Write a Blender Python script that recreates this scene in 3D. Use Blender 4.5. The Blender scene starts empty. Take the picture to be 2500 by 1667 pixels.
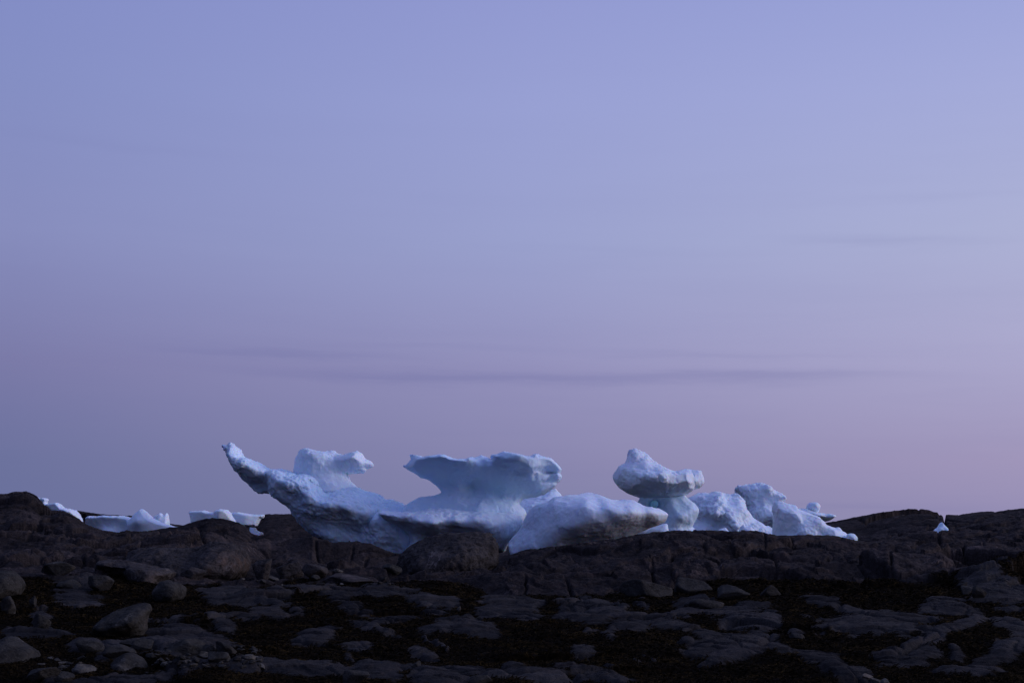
import bpy, math, random
import numpy as np

# ------------------------------------------------------------------ camera
F_PX = 2500 * 50.0 / 36.0          # a 50 mm lens on the 2500 px wide photograph
HC = 1.7                           # eye height
PITCH = math.atan((1300 - 833.5) / F_PX)
CP, SP = math.cos(PITCH), math.sin(PITCH)
scene = bpy.context.scene
COL = scene.collection
cam_d = bpy.data.cameras.new("camera")
cam = bpy.data.objects.new("camera", cam_d)
COL.objects.link(cam)
cam.location = (0, 0, HC)
cam.rotation_euler = (math.pi / 2 + PITCH, 0, 0)
cam_d.lens = 50
cam_d.sensor_width = 36
cam_d.clip_end = 20000
scene.camera = cam

# ------------------------------------------------------------------ sky
SUN_AZ = math.radians(75)          # the afterglow lies to the right of the frame
world = bpy.data.worlds.new("World")
scene.world = world
world.use_nodes = True
nt = world.node_tree
nt.nodes.clear()


def srgb(r, g, b):
    return tuple((c / 255 / 12.92 if c / 255 <= 0.04045 else ((c / 255 + 0.055) / 1.055) ** 2.4) for c in (r, g, b)) + (1.0,)


def node(tree, kind, **kw):
    n = tree.nodes.new(kind)
    for k, v in kw.items():
        setattr(n, k, v)
    return n


def math_node(tree, op, a, b=None, c=None, clamp=False):
    n = tree.nodes.new("ShaderNodeMath")
    n.operation = op
    n.use_clamp = clamp
    for i, v in enumerate((a, b, c)):
        if v is None:
            continue
        if isinstance(v, (int, float)):
            n.inputs[i].default_value = v
        else:
            tree.links.new(v, n.inputs[i])
    return n.outputs[0]


def ramp(tree, fac, stops, interp="LINEAR"):
    n = tree.nodes.new("ShaderNodeValToRGB")
    n.color_ramp.interpolation = interp
    el = n.color_ramp.elements
    while len(el) > 1:
        el.remove(el[0])
    el[0].position, el[0].color = stops[0][0], stops[0][1]
    for p, c in stops[1:]:
        e = el.new(p)
        e.color = c
    tree.links.new(fac, n.inputs[0])
    return n.outputs[0]


def mixcol(tree, fac, a, b, mode="MIX"):
    n = tree.nodes.new("ShaderNodeMix")
    n.data_type = "RGBA"
    n.blend_type = mode
    for sock, v in ((n.inputs[0], fac), (n.inputs[6], a), (n.inputs[7], b)):
        if isinstance(v, (int, float)):
            sock.default_value = v
        elif isinstance(v, tuple):
            sock.default_value = v
        else:
            tree.links.new(v, sock)
    return n.outputs[2]


tc = node(nt, "ShaderNodeTexCoord")
sep = node(nt, "ShaderNodeSeparateXYZ")
nt.links.new(tc.outputs["Generated"], sep.inputs[0])
dx, dy, dz = sep.outputs
hl = math_node(nt, "SQRT", math_node(nt, "ADD", math_node(nt, "ADD", math_node(nt, "MULTIPLY", dx, dx), math_node(nt, "MULTIPLY", dy, dy)), 1e-5))
cdot = math_node(nt, "DIVIDE", math_node(nt, "ADD", math_node(nt, "MULTIPLY", dx, math.sin(SUN_AZ)), math_node(nt, "MULTIPLY", dy, math.cos(SUN_AZ))), hl)
pos = math_node(nt, "DIVIDE", math_node(nt, "ADD", dz, 0.1), 1.1)


def zp(v):      # ramp position of a photo row
    return (math.sin(math.atan((833.5 - v) / F_PX) + PITCH) + 0.1) / 1.1


GROUND = srgb(30, 30, 40)
ramps = []
for cols, zen in (
    (((105, 112, 154), (108, 114, 157), (123, 123, 168), (135, 141, 189), (133, 143, 196), (131, 141, 198)), (112, 128, 190)),
    (((122, 125, 164), (136, 134, 174), (147, 145, 187), (154, 161, 205), (152, 160, 211), (146, 154, 209)), (116, 132, 194)),
    (((148, 141, 179), (160, 150, 186), (171, 168, 204), (172, 177, 213), (164, 171, 218), (154, 163, 216)), (120, 136, 198)),
    (((236, 170, 165), (240, 186, 176), (228, 196, 200), (205, 195, 220), (180, 184, 222), (166, 174, 220)), (124, 138, 200)),
):
    st = [(0.0, GROUND), (0.082, GROUND)]
    for v, c in zip((1300, 1130, 900, 600, 250, 0), cols):
        st.append((zp(v), srgb(*c)))
    st.append((0.62, srgb(*[(a + b) // 2 for a, b in zip(cols[-1], zen)])))
    st.append((1.0, srgb(*zen)))
    ramps.append(ramp(nt, pos, st))


def remap(tree, v, a, b):
    n = tree.nodes.new("ShaderNodeMapRange")
    n.interpolation_type = "LINEAR"
    n.inputs[1].default_value = a
    n.inputs[2].default_value = b
    tree.links.new(v, n.inputs[0])
    return n.outputs[0]


DARK = ramp(nt, pos, [(0.0, GROUND), (0.082, GROUND), (0.10, srgb(66, 70, 108)), (0.2, srgb(64, 70, 112)), (0.45, srgb(76, 90, 145)), (1.0, srgb(112, 128, 190))])
sky = mixcol(nt, remap(nt, cdot, -0.65, -0.09), DARK, ramps[0])
sky = mixcol(nt, remap(nt, cdot, -0.08, 0.27), sky, ramps[1])
sky = mixcol(nt, remap(nt, cdot, 0.27, 0.58), sky, ramps[2])
sky = mixcol(nt, remap(nt, cdot, 0.60, 1.0), sky, mixcol(nt, 1.0, ramps[3], (1.5, 1.5, 1.5, 1), "MULTIPLY"))
# thin stretched stratus: noise in (azimuth, elevation)
az = math_node(nt, "ARCTAN2", dx, dy)
cmb = node(nt, "ShaderNodeCombineXYZ")
nt.links.new(math_node(nt, "MULTIPLY", az, 3.2), cmb.inputs[0])
nt.links.new(math_node(nt, "MULTIPLY", math_node(nt, "ADD", dz, math_node(nt, "MULTIPLY", az, 0.02)), 34.0), cmb.inputs[1])
ns = node(nt, "ShaderNodeTexNoise")
ns.inputs["Scale"].default_value = 1.0
ns.inputs["Detail"].default_value = 8.0
ns.inputs["Roughness"].default_value = 0.62
nt.links.new(cmb.outputs[0], ns.inputs["Vector"])
streak = remap(nt, ns.outputs[0], 0.45, 0.75)
streak = math_node(nt, "MULTIPLY", streak, math_node(nt, "SUBTRACT", 0.11, math_node(nt, "MULTIPLY", dz, 0.30)), clamp=True)


def band(u, v, half_u, half_v, tilt, amt):
    """one lens-shaped cloud bank at an azimuth and an elevation"""
    a0 = math.atan((u - 1250) / F_PX)
    z0 = math.sin(math.atan((833.5 - v) / F_PX) + PITCH)
    da = math_node(nt, "SUBTRACT", az, a0)
    wob = math_node(nt, "MULTIPLY", math_node(nt, "SUBTRACT", ns.outputs[0], 0.5), 0.030)
    dzz = math_node(nt, "ADD", math_node(nt, "SUBTRACT", math_node(nt, "ADD", dz, wob), z0), math_node(nt, "MULTIPLY", da, tilt))
    e = math_node(nt, "ADD", math_node(nt, "POWER", math_node(nt, "ABSOLUTE", math_node(nt, "DIVIDE", da, half_u / F_PX)), 2.0),
                  math_node(nt, "POWER", math_node(nt, "ABSOLUTE", math_node(nt, "DIVIDE", dzz, half_v / F_PX)), 2.0))
    return math_node(nt, "MULTIPLY", math_node(nt, "EXPONENT", math_node(nt, "MULTIPLY", e, -1.0)), amt)


tot = streak
for b in ((1420, 922, 640, 17, 0.022, 0.26), (1900, 928, 240, 9, 0.03, 0.12), (700, 866, 280, 10, 0.03, 0.22),
          (900, 918, 330, 12, 0.01, 0.14), (2170, 612, 220, 11, 0.05, 0.12), (1750, 875, 300, 8, 0.02, 0.10),
          (1450, 610, 300, 12, 0.04, 0.04), (250, 390, 320, 14, 0.05, 0.04), (2300, 520, 260, 12, 0.03, 0.05),
          (1000, 850, 420, 10, 0.02, 0.08), (2050, 1235, 330, 9, 0.01, 0.10)):
    tot = math_node(nt, "ADD", tot, band(*b))
sky = mixcol(nt, tot, sky, srgb(102, 106, 160))
bg = node(nt, "ShaderNodeBackground")
nt.links.new(sky, bg.inputs[0])
bg.inputs[1].default_value = 1.0
wo = node(nt, "ShaderNodeOutputWorld")
nt.links.new(bg.outputs[0], wo.inputs[0])

sun_d = bpy.data.lights.new("afterglow", "SUN")
sun_d.energy = 0.85
sun_d.angle = math.radians(24)
sun_d.color = (0.96, 0.88, 1.0)
sun = bpy.data.objects.new("afterglow", sun_d)
COL.objects.link(sun)
sun.rotation_euler = (math.radians(72), 0, math.pi - SUN_AZ - math.radians(16))

scene.view_settings.view_transform = "Standard"
scene.view_settings.look = "None"
scene.view_settings.exposure = 0
scene.view_settings.gamma = 1

# ------------------------------------------------------------------ numpy helpers


def P(u, v, Y):
    """world point seen at photo pixel (u, v) at world depth Y"""
    cx = (np.asarray(u, float) - 1250) / F_PX
    cy = (833.5 - np.asarray(v, float)) / F_PX
    t = Y / (CP - cy * SP)
    return cx * t, Y + 0 * cx, HC + (SP + cy * CP) * t


def project(x, y, z):
    dep = y * CP + (z - HC) * SP
    return 1250 + F_PX * x / dep, 833.5 - F_PX * (-y * SP + (z - HC) * CP) / dep


def _hash(ix, iy, iz, seed):
    h = (ix.astype(np.uint32) * np.uint32(374761393) + iy.astype(np.uint32) * np.uint32(668265263)
         + iz.astype(np.uint32) * np.uint32(2147483647 - 58) + np.uint32((seed * 1274126177) & 0xFFFFFFFF))
    h = (h ^ (h >> np.uint32(13))) * np.uint32(1274126177)
    h = (h ^ (h >> np.uint32(16))) * np.uint32(2246822519)
    return h ^ (h >> np.uint32(15))


def vnoise(x, y, z, seed=0):
    """gradient noise about -1..1"""
    x = np.asarray(x, np.float32); y = np.asarray(y, np.float32); z = np.asarray(z, np.float32)
    x, y, z = np.broadcast_arrays(x, y, z)
    fx, fy, fz = np.floor(x), np.floor(y), np.floor(z)
    ix, iy, iz = fx.astype(np.int32), fy.astype(np.int32), fz.astype(np.int32)
    fx, fy, fz = x - fx, y - fy, z - fz
    sx, sy, sz = (f * f * f * (f * (f * 6 - 15) + 10) for f in (fx, fy, fz))
    out = 0
    for a in (0, 1):
        wx = sx if a else 1 - sx
        for b in (0, 1):
            wy = sy if b else 1 - sy
            for c in (0, 1):
                wz = sz if c else 1 - sz
                h = _hash(ix + a, iy + b, iz + c, seed)
                gx = ((h & np.uint32(1023)).astype(np.float32) / 511.5 - 1)
                gy = (((h >> np.uint32(10)) & np.uint32(1023)).astype(np.float32) / 511.5 - 1)
                gz = (((h >> np.uint32(20)) & np.uint32(1023)).astype(np.float32) / 511.5 - 1)
                out = out + wx * wy * wz * (gx * (fx - a) + gy * (fy - b) + gz * (fz - c))
    return out * 1.4


def fbm(x, y, z, octs=4, gain=0.5, seed=0, ridged=False):
    s, amp = 0, 1.0
    for o in range(octs):
        n = vnoise(x * 2 ** o + 17.3 * o, y * 2 ** o - 9.1 * o, z * 2 ** o + 3.7 * o, seed + o * 7)
        s = s + amp * ((0.35 - np.abs(n)) * 2 if ridged else n)
        amp *= gain
    return s


def voronoi_edge(x, y, seed, jitter=0.9):
    """F2 - F1 of a 2-D cell pattern and a random number per cell"""
    fx, fy = np.floor(x).astype(np.int32), np.floor(y).astype(np.int32)
    d1 = np.full(x.shape, 9.0, np.float32); d2 = d1.copy(); cid = np.zeros(x.shape, np.float32)
    tilt = np.zeros(x.shape, np.float32)
    zero = np.zeros_like(fx)
    for a in (-1, 0, 1):
        for b in (-1, 0, 1):
            h = _hash(fx + a, fy + b, zero, seed)
            px = fx + a + 0.5 + jitter * ((h & np.uint32(1023)).astype(np.float32) / 1023 - 0.5)
            py = fy + b + 0.5 + jitter * (((h >> np.uint32(10)) & np.uint32(1023)).astype(np.float32) / 1023 - 0.5)
            r = ((h >> np.uint32(20)) & np.uint32(1023)).astype(np.float32) / 1023
            d = np.sqrt((px - x) ** 2 + (py - y) ** 2).astype(np.float32)
            closer = d < d1
            d2 = np.where(closer, d1, np.minimum(d2, d))
            cid = np.where(closer, r, cid)
            h2 = _hash(fx + a, fy + b, zero, seed + 50)
            ga = ((h2 & np.uint32(1023)).astype(np.float32) / 511.5 - 1)
            gb = (((h2 >> np.uint32(10)) & np.uint32(1023)).astype(np.float32) / 511.5 - 1)
            tilt = np.where(closer, ga * (x - px) + gb * (y - py), tilt)
            d1 = np.where(closer, d, d1)
    return d2 - d1, cid, tilt


def smooth(a, b, x):
    t = np.clip((x - a) / (b - a), 0, 1)
    return t * t * (3 - 2 * t)


def pchip(xk, yk, x):
    """monotone cubic through columns of knots: xk, yk (K, C), x (R,) -> (R, C)"""
    K, C = xk.shape
    h = np.diff(xk, axis=0); d = np.diff(yk, axis=0) / h
    m = np.zeros_like(yk)
    same = d[:-1] * d[1:] > 0
    w1 = 2 * h[1:] + h[:-1]; w2 = h[1:] + 2 * h[:-1]
    with np.errstate(divide="ignore", invalid="ignore"):
        mm = (w1 + w2) / (w1 / d[:-1] + w2 / d[1:])
    m[1:-1] = np.where(same, mm, 0)
    m[0], m[-1] = d[0], d[-1]
    out = np.zeros((len(x), C))
    X = x[:, None]
    for k in range(K - 1):
        t = (X - xk[k]) / h[k]
        sel = (t >= 0) & (t <= 1) if k else (t <= 1)
        t = np.clip(t, 0, 1)
        v = ((1 + 2 * t) * (1 - t) ** 2 * yk[k] + t * (1 - t) ** 2 * h[k] * m[k]
             + t * t * (3 - 2 * t) * yk[k + 1] + t * t * (t - 1) * h[k] * m[k + 1])
        out = np.where(sel, v, out)
    return np.where(X > xk[-1], yk[-1], out)


def make_mesh(name, verts, faces, mat, loc=(0, 0, 0), attrs=None, smooth_shade=True):
    verts = np.asarray(verts, np.float32) - np.asarray(loc, np.float32)
    faces = np.asarray(faces, np.int32)
    n = faces.shape[1]
    me = bpy.data.meshes.new(name)
    me.vertices.add(len(verts)); me.vertices.foreach_set("co", verts.ravel())
    me.loops.add(faces.size); me.loops.foreach_set("vertex_index", faces.ravel())
    me.polygons.add(len(faces))
    me.polygons.foreach_set("loop_start", np.arange(0, faces.size, n, dtype=np.int32))
    me.polygons.foreach_set("use_smooth", np.full(len(faces), smooth_shade))
    for k, a in (attrs or {}).items():
        at = me.attributes.new(k, "FLOAT", "POINT")
        at.data.foreach_set("value", np.asarray(a, np.float32).ravel())
    me.update(calc_edges=True)
    me.materials.append(mat)
    o = bpy.data.objects.new(name, me)
    COL.objects.link(o)
    o.location = loc
    return o


def tag(o, label=None, category=None, group=None, kind=None):
    for k, v in (("label", label), ("category", category), ("group", group), ("kind", kind)):
        if v:
            o[k] = v
    return o


def empty(name, loc):
    o = bpy.data.objects.new(name, None)
    o.empty_display_size = 0.3
    COL.objects.link(o)
    o.location = loc
    return o


def adopt(child, parent):
    child.parent = parent
    child.location = [a - b for a, b in zip(child.location, parent.location)]


# ------------------------------------------------------------------ materials
def new_mat(name):
    m = bpy.data.materials.new(name)
    m.use_nodes = True
    t = m.node_tree
    return m, t, t.nodes["Principled BSDF"]


def noise(t, vec, scale, detail=4, rough=0.55, dist=0.0):
    n = node(t, "ShaderNodeTexNoise")
    n.inputs["Scale"].default_value = scale
    n.inputs["Detail"].default_value = detail
    n.inputs["Roughness"].default_value = rough
    n.inputs["Distortion"].default_value = dist
    if vec is not None:
        t.links.new(vec, n.inputs["Vector"])
    return n.outputs[0]


def attr(t, name):
    n = node(t, "ShaderNodeAttribute")
    n.attribute_name = name
    return n.outputs["Fac"]


def bump(t, h, strength, dist, normal=None):
    b = node(t, "ShaderNodeBump")
    b.inputs["Strength"].default_value = strength
    b.inputs["Distance"].default_value = dist
    t.links.new(h, b.inputs["Height"])
    if normal is not None:
        t.links.new(normal, b.inputs["Normal"])
    return b.outputs[0]


def stretched(t, vec, sx, sy, sz, rz=0.0, ry=0.0):
    m = node(t, "ShaderNodeMapping")
    m.inputs["Scale"].default_value = (sx, sy, sz)
    m.inputs["Rotation"].default_value = (0, ry, rz)
    t.links.new(vec, m.inputs["Vector"])
    return m.outputs[0]


def ice_material(name, col_a, col_b, teal=(0.50, 0.78, 0.82, 1)):
    m, t, p = new_mat(name)
    g = node(t, "ShaderNodeNewGeometry").outputs["Position"]
    base = mixcol(t, ramp(t, noise(t, g, 0.9, 4), [(0.35, (0, 0, 0, 1)), (0.65, (1, 1, 1, 1))]), col_a, col_b)
    base = mixcol(t, attr(t, "teal"), base, teal)
    base = mixcol(t, math_node(t, "MULTIPLY", attr(t, "grey_tint"), remap(t, noise(t, g, 1.7, 5), 0.25, 0.75)), base, (0.40, 0.38, 0.37, 1))  # patchy blend towards grey; on the slab it paints light into the colour
    t.links.new(base, p.inputs["Base Color"])
    p.inputs["Roughness"].default_value = 0.42
    p.inputs["IOR"].default_value = 1.31
    p.inputs["Specular IOR Level"].default_value = 0.35
    p.inputs["Subsurface Weight"].default_value = 0.55
    p.inputs["Subsurface Radius"].default_value = (0.25, 0.55, 0.9)
    p.inputs["Subsurface Scale"].default_value = 0.035
    nb = bump(t, noise(t, g, 5.0, 6, 0.6), 0.22, 0.05)
    vor = node(t, "ShaderNodeTexVoronoi")
    vor.feature = "SMOOTH_F1"
    vor.inputs["Scale"].default_value = 2.6
    vor.inputs["Smoothness"].default_value = 0.25
    wv = node(t, "ShaderNodeVectorMath", operation="ADD")
    nz = node(t, "ShaderNodeTexNoise")
    nz.inputs["Scale"].default_value = 1.6
    nz.inputs["Detail"].default_value = 3
    t.links.new(g, nz.inputs["Vector"])
    t.links.new(g, wv.inputs[0])
    t.links.new(nz.outputs["Color"], wv.inputs[1])
    t.links.new(wv.outputs[0], vor.inputs["Vector"])
    nb = bump(t, vor.outputs["Distance"], 0.16, 0.12, nb)
    nb = bump(t, noise(t, g, 16.0, 4, 0.6), 0.15, 0.010, nb)
    t.links.new(nb, p.inputs["Normal"])
    return m


ICE = ice_material("berg_ice", (0.73, 0.86, 0.97, 1), (0.63, 0.80, 0.96, 1))
SNOWICE = ice_material("white_ice", (0.82, 0.90, 0.98, 1), (0.73, 0.85, 0.97, 1))
BLUEICE, _t, _p = new_mat("clear_blue_ice")
_p.inputs["Base Color"].default_value = (0.50, 0.90, 0.96, 1)  # brightened base colour stands in for light shining through from behind
_p.inputs["Roughness"].default_value = 0.25
_p.inputs["Subsurface Weight"].default_value = 0.8
_p.inputs["Subsurface Radius"].default_value = (0.1, 0.5, 0.7)
_p.inputs["Subsurface Scale"].default_value = 0.2


def rock_material(name, dark, light, with_weed=False, rust=None, foliation=0.45):
    m, t, p = new_mat(name)
    g = node(t, "ShaderNodeNewGeometry").outputs["Position"]
    gn = stretched(t, g, 1.0, 1.3, 2.0, ry=math.radians(20))      # foliation of the gneiss
    mott = ramp(t, noise(t, g, 1.1, 6, 0.62), [(0.33, (0, 0, 0, 1)), (0.68, (1, 1, 1, 1))])
    base = mixcol(t, mott, dark, light)
    band_ = ramp(t, noise(t, gn, 7.0, 6, 0.7, 0.6), [(0.42, (0, 0, 0, 1)), (0.64, (1, 1, 1, 1))])
    base = mixcol(t, math_node(t, "MULTIPLY", band_, foliation), base, tuple(c * 0.30 for c in dark[:3]) + (1,))
    mid_ = ramp(t, noise(t, g, 5.0, 7, 0.72), [(0.40, (0, 0, 0, 1)), (0.60, (1, 1, 1, 1))])
    base = mixcol(t, math_node(t, "MULTIPLY", mid_, 0.6), base, mixcol(t, 0.5, light, tuple(c * 1.6 for c in light[:3]) + (1,)))
    spk = ramp(t, noise(t, g, 26.0, 4, 0.75), [(0.56, (0, 0, 0, 1)), (0.70, (1, 1, 1, 1))])
    base = mixcol(t, math_node(t, "MULTIPLY", spk, 0.6), base, tuple(min(1, c * 2.2) for c in light[:3]) + (1,))
    lich = ramp(t, noise(t, g, 0.8, 7, 0.72), [(0.57, (0, 0, 0, 1)), (0.66, (1, 1, 1, 1))])
    base = mixcol(t, math_node(t, "MULTIPLY", lich, 0.8), base, (light[0] * 1.9, light[1] * 1.75, light[2] * 1.65, 1))
    vein = ramp(t, math_node(t, "ABSOLUTE", math_node(t, "SUBTRACT", noise(t, g, 0.55, 5, 0.6, 0.4), 0.5)), [(0.0, (1, 1, 1, 1)), (0.007, (0, 0, 0, 1))])
    base = mixcol(t, math_node(t, "MULTIPLY", vein, remap(t, noise(t, g, 1.3, 2), 0.45, 0.75)), base, tuple(min(1, c * 3.2) for c in light[:3]) + (1,))
    if rust:
        r = math_node(t, "MULTIPLY", attr(t, "rust"), remap(t, noise(t, stretched(t, g, 3, 3, 0.7), 2.2, 5, 0.7), 0.42, 0.68))
        base = mixcol(t, r, base, rust)
    rough = 0.85
    p.inputs["Specular IOR Level"].default_value = 0.03
    if with_weed:
        wet = attr(t, "shore")
        base = mixcol(t, math_node(t, "MULTIPLY", wet, 0.62), base, mixcol(t, mott, (0.0150, 0.0152, 0.0150, 1), (0.036, 0.0362, 0.0350, 1)))
        base = mixcol(t, math_node(t, "MULTIPLY", spk, 0.25), base, (0.085, 0.080, 0.072, 1))
        base = mixcol(t, 1.0, base, ramp(t, attr(t, "slab"), [(0.0, (0.50, 0.50, 0.54, 1)), (1.0, (1.55, 1.5, 1.46, 1))]), "MULTIPLY")
        wmott = noise(t, g, 9.0, 6, 0.75)
        wcol = ramp(t, wmott, [(0.36, (0.004, 0.0030, 0.0018, 1)), (0.55, (0.011, 0.007, 0.0028, 1)), (0.72, (0.022, 0.0128, 0.0042, 1))])
        base = mixcol(t, attr(t, "weed"), base, wcol)
    t.links.new(base, p.inputs["Base Color"])
    p.inputs["Roughness"].default_value = rough
    nb = bump(t, noise(t, gn, 3.2, 8, 0.65, 0.3), 0.85, 0.12)
    nb = bump(t, noise(t, g, 17.0, 6, 0.7), 0.7, 0.03, nb)
    t.links.new(nb, p.inputs["Normal"])
    return m


ROCK = rock_material("shore_bedrock", (0.0110, 0.0090, 0.0088, 1), (0.034, 0.0278, 0.0258, 1), with_weed=True)
STONE = rock_material("grey_stone", (0.019, 0.0175, 0.0155, 1), (0.048, 0.0450, 0.0395, 1))
BOULDER = rock_material("brown_boulder", (0.019, 0.0165, 0.0155, 1), (0.064, 0.056, 0.052, 1), rust=(0.13, 0.070, 0.035, 1), foliation=0.85)
PALE = rock_material("pale_stone", (0.06, 0.054, 0.045, 1), (0.11, 0.10, 0.083, 1))

# ------------------------------------------------------------------ terrain, traced as contour lines (u, v, distance)
rng = np.random.default_rng(7)


def line(pts, u):
    a = np.array(pts, float)
    return np.interp(u, a[:, 0], a[:, 1]), np.interp(u, a[:, 0], a[:, 2])


FOOT = [(-900, 1440, 29), (-400, 1425, 29.5), (0, 1415, 30), (230, 1412, 30.5), (400, 1432, 30), (600, 1422, 31), (800, 1418, 32), (1000, 1420, 32.5),
        (1240, 1456, 30), (1500, 1450, 30.5), (1660, 1442, 31), (1750, 1424, 32), (1900, 1418, 33), (2000, 1432, 32), (2150, 1430, 32),
        (2300, 1418, 33), (2400, 1402, 34), (2500, 1398, 34), (2900, 1400, 34), (3400, 1400, 34)]
STEP = [(-900, 1395, 31), (-400, 1390, 31), (0, 1385, 31.4), (230, 1383, 31.8), (400, 1405, 31.6), (600, 1405, 32.6), (650, 1409, 33.6), (800, 1410, 34.4), (960, 1408, 34.6),
        (1240, 1405, 32.2), (1400, 1396, 32.9), (1500, 1390, 33.4), (1700, 1376, 34.2), (1900, 1372, 35.2), (2000, 1384, 34.8), (2200, 1374, 35.2), (2300, 1372, 34.8),
        (2360, 1382, 35.2), (2500, 1374, 36), (2900, 1370, 36), (3400, 1370, 36)]
MID = [(-900, 1330, 37), (0, 1332, 37), (300, 1340, 36.6), (480, 1338, 37), (600, 1376, 36.8), (660, 1380, 39.2), (800, 1384, 39.5), (900, 1388, 39.5), (960, 1394, 39.4), (1100, 1406, 39.0),
       (1230, 1388, 36.6), (1300, 1362, 36), (1500, 1342, 37), (1700, 1326, 37.5), (2000, 1337, 38), (2150, 1346, 39), (2300, 1322, 41), (2500, 1302, 42), (2900, 1295, 43), (3400, 1295, 43)]
CREST = [(-900, 1260, 50), (-400, 1222, 50), (0, 1208, 50), (30, 1202, 50), (58, 1201, 50), (80, 1211, 50), (95, 1226, 50), (101, 1234, 49), (110, 1239, 49), (120, 1247, 48.5), (150, 1248, 47), (165, 1254, 46.5), (185, 1266, 45.5), (200, 1279, 45), (240, 1293, 44), (285, 1302, 43), (305, 1297, 43), (330, 1299, 43), (350, 1301, 43),
         (370, 1296, 43), (400, 1291, 43), (430, 1287, 43), (470, 1275, 43), (500, 1266, 43), (520, 1264, 43), (540, 1264, 43), (560, 1268, 43), (580, 1275, 42.6), (600, 1288, 42.3), (612, 1302, 42), (630, 1306, 41.6), (650, 1303, 41.5), (680, 1298, 41.5), (700, 1301, 41.4), (712, 1312, 41),
         (730, 1313, 40.8), (761, 1309, 40.5), (798, 1316, 40.5), (810, 1322, 40.5), (850, 1322, 40.5), (904, 1327, 40.5), (942, 1343, 40.5), (972, 1352, 40.5), (1100, 1352, 40.5), (1205, 1368, 40.2), (1225, 1366, 40), (1245, 1354, 40.2), (1265, 1347, 40.6),
         (1290, 1341, 41), (1320, 1339, 41), (1400, 1329, 41.5), (1500, 1316, 42), (1560, 1305, 42), (1600, 1300, 42), (1680, 1296, 42), (1760, 1295, 42), (1800, 1297, 42), (1850, 1299, 42.5), (1900, 1311, 43), (1930, 1310, 43), (1960, 1308, 43),
         (2000, 1309, 43), (2050, 1311, 43), (2075, 1317, 43.2), (2092, 1322, 43.6), (2120, 1326, 44.5), (2150, 1322, 45.5), (2200, 1311, 47), (2278, 1297, 47.5), (2312, 1296, 48), (2400, 1279, 49), (2500, 1263, 50), (2900, 1255, 52), (3400, 1255, 52)]
FAR = [(-900, 1260, 62), (-400, 1240, 62), (150, 1240, 62), (185, 1247, 62), (240, 1254, 62), (325, 1260, 62), (400, 1277, 62), (450, 1283, 62), (520, 1275, 62), (580, 1264, 62), (650, 1256, 62), (720, 1254, 62), (800, 1264, 62),
       (900, 1295, 62), (1400, 1302, 62), (1900, 1300, 62), (1980, 1286, 62), (2010, 1278, 62), (2050, 1271, 62), (2100, 1262, 62), (2150, 1252, 62), (2200, 1243, 62), (2225, 1239, 62), (2255, 1239, 62), (2275, 1242, 62), (2285, 1246, 62), (2294, 1247, 62), (2298, 1254, 62), (2303, 1252, 62),
       (2340, 1251, 62), (2400, 1241, 62), (2450, 1237, 62), (2500, 1235, 62), (2900, 1230, 62), (3400, 1235, 62)]


def axis(parts):
    return np.concatenate([np.linspace(a, b, n, endpoint=False) for a, b, n in parts])


a_cols = axis([(-1.4, -0.5, 230), (-0.5, -0.385, 80), (-0.385, 0.385, 1180), (0.385, 0.5, 80), (0.5, 1.4001, 231)])
y_rows = axis([(1.0, 12.0, 150), (12.0, 19, 190), (19, 27, 180), (27, 45, 420), (45, 66, 260), (66, 140, 60)])
u_cols = 1250 + F_PX * a_cols * 1.012
C, R = len(a_cols), len(y_rows)
knY, knZ = [], []


def knot(Y, z):
    knY.append(np.broadcast_to(np.asarray(Y, float), (C,)).copy())
    knZ.append(np.broadcast_to(np.asarray(z, float), (C,)).copy())


def knot_v(v, Y):
    knot(Y, P(u_cols, v, Y)[2])


knot(0.5, -0.05)
knot_v(1700, 14.5)
knot_v(1575, 19.5)
knot_v(1480, 26.0)
for L in (FOOT, STEP, MID, CREST):
    knot_v(*line(L, u_cols))
cz, cy_ = knZ[-1], knY[-1]
gap = np.interp(u_cols, [-400, 100, 200, 600, 760, 1240, 2100, 2200, 2500], [0.8, 0.5, 0.6, 0.6, 0.35, 0.45, 0.45, 0.15, 0.3])
knot(cy_ + 2.2, cz - gap)
fz = P(u_cols, *line(FAR, u_cols))[2]
knot(56.5, np.minimum(cz - gap, fz - 0.25) + np.interp(u_cols, [1950, 2150], [0, 0.3]))
knot(62, fz)
knot(72, fz - 0.9)
knot(95, -1.6)
knot(141, -4.0)
Zb = pchip(np.array(knY), np.array(knZ), y_rows)
Yg = np.repeat(y_rows[:, None], C, 1)
Xg = a_cols[None, :] * Yg
U0, V0 = project(Xg, Yg, Zb)

# -- bedrock relief
up = smooth(28.5, 33.0, Yg)                       # 0 on the weedy shore, 1 on the ridge
wx = Xg + 0.5 * vnoise(Xg * 0.5, Yg * 0.5, 0 * Xg, 3)
wy = Yg + 0.5 * vnoise(Xg * 0.5, Yg * 0.5, 0 * Xg + 9, 4)
big = fbm(Xg * 0.33, Yg * 0.33, 0 * Xg, 3, 0.5, 11)
far_y = line(CREST, u_cols)[1][None, :]
near_crest = np.exp(-((Yg - far_y) / 1.3) ** 2) + np.exp(-((Yg - 62) / 5.0) ** 4)
Z = Zb + 0.17 * big * up * (1 - 0.85 * np.clip(near_crest, 0, 1))
led = fbm(wx * 0.45 + wy * 0.1, wy * 0.8, 0 * Xg, 3, 0.45, 23) * 2.2
lf = led - np.floor(led)
Z = Z + up * 0.07 * (np.floor(led) + smooth(0.25, 0.75, lf) - led) * (1 - 0.85 * np.clip(near_crest, 0, 1))
rot = math.radians(24)
e1, c1, t1 = voronoi_edge((wx * math.cos(rot) + wy * math.sin(rot)) * 0.42, (-wx * math.sin(rot) + wy * math.cos(rot)) * 0.62, 5)
e2, c2, t2 = voronoi_edge(wx * 1.25, wy * 1.5, 8)
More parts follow.
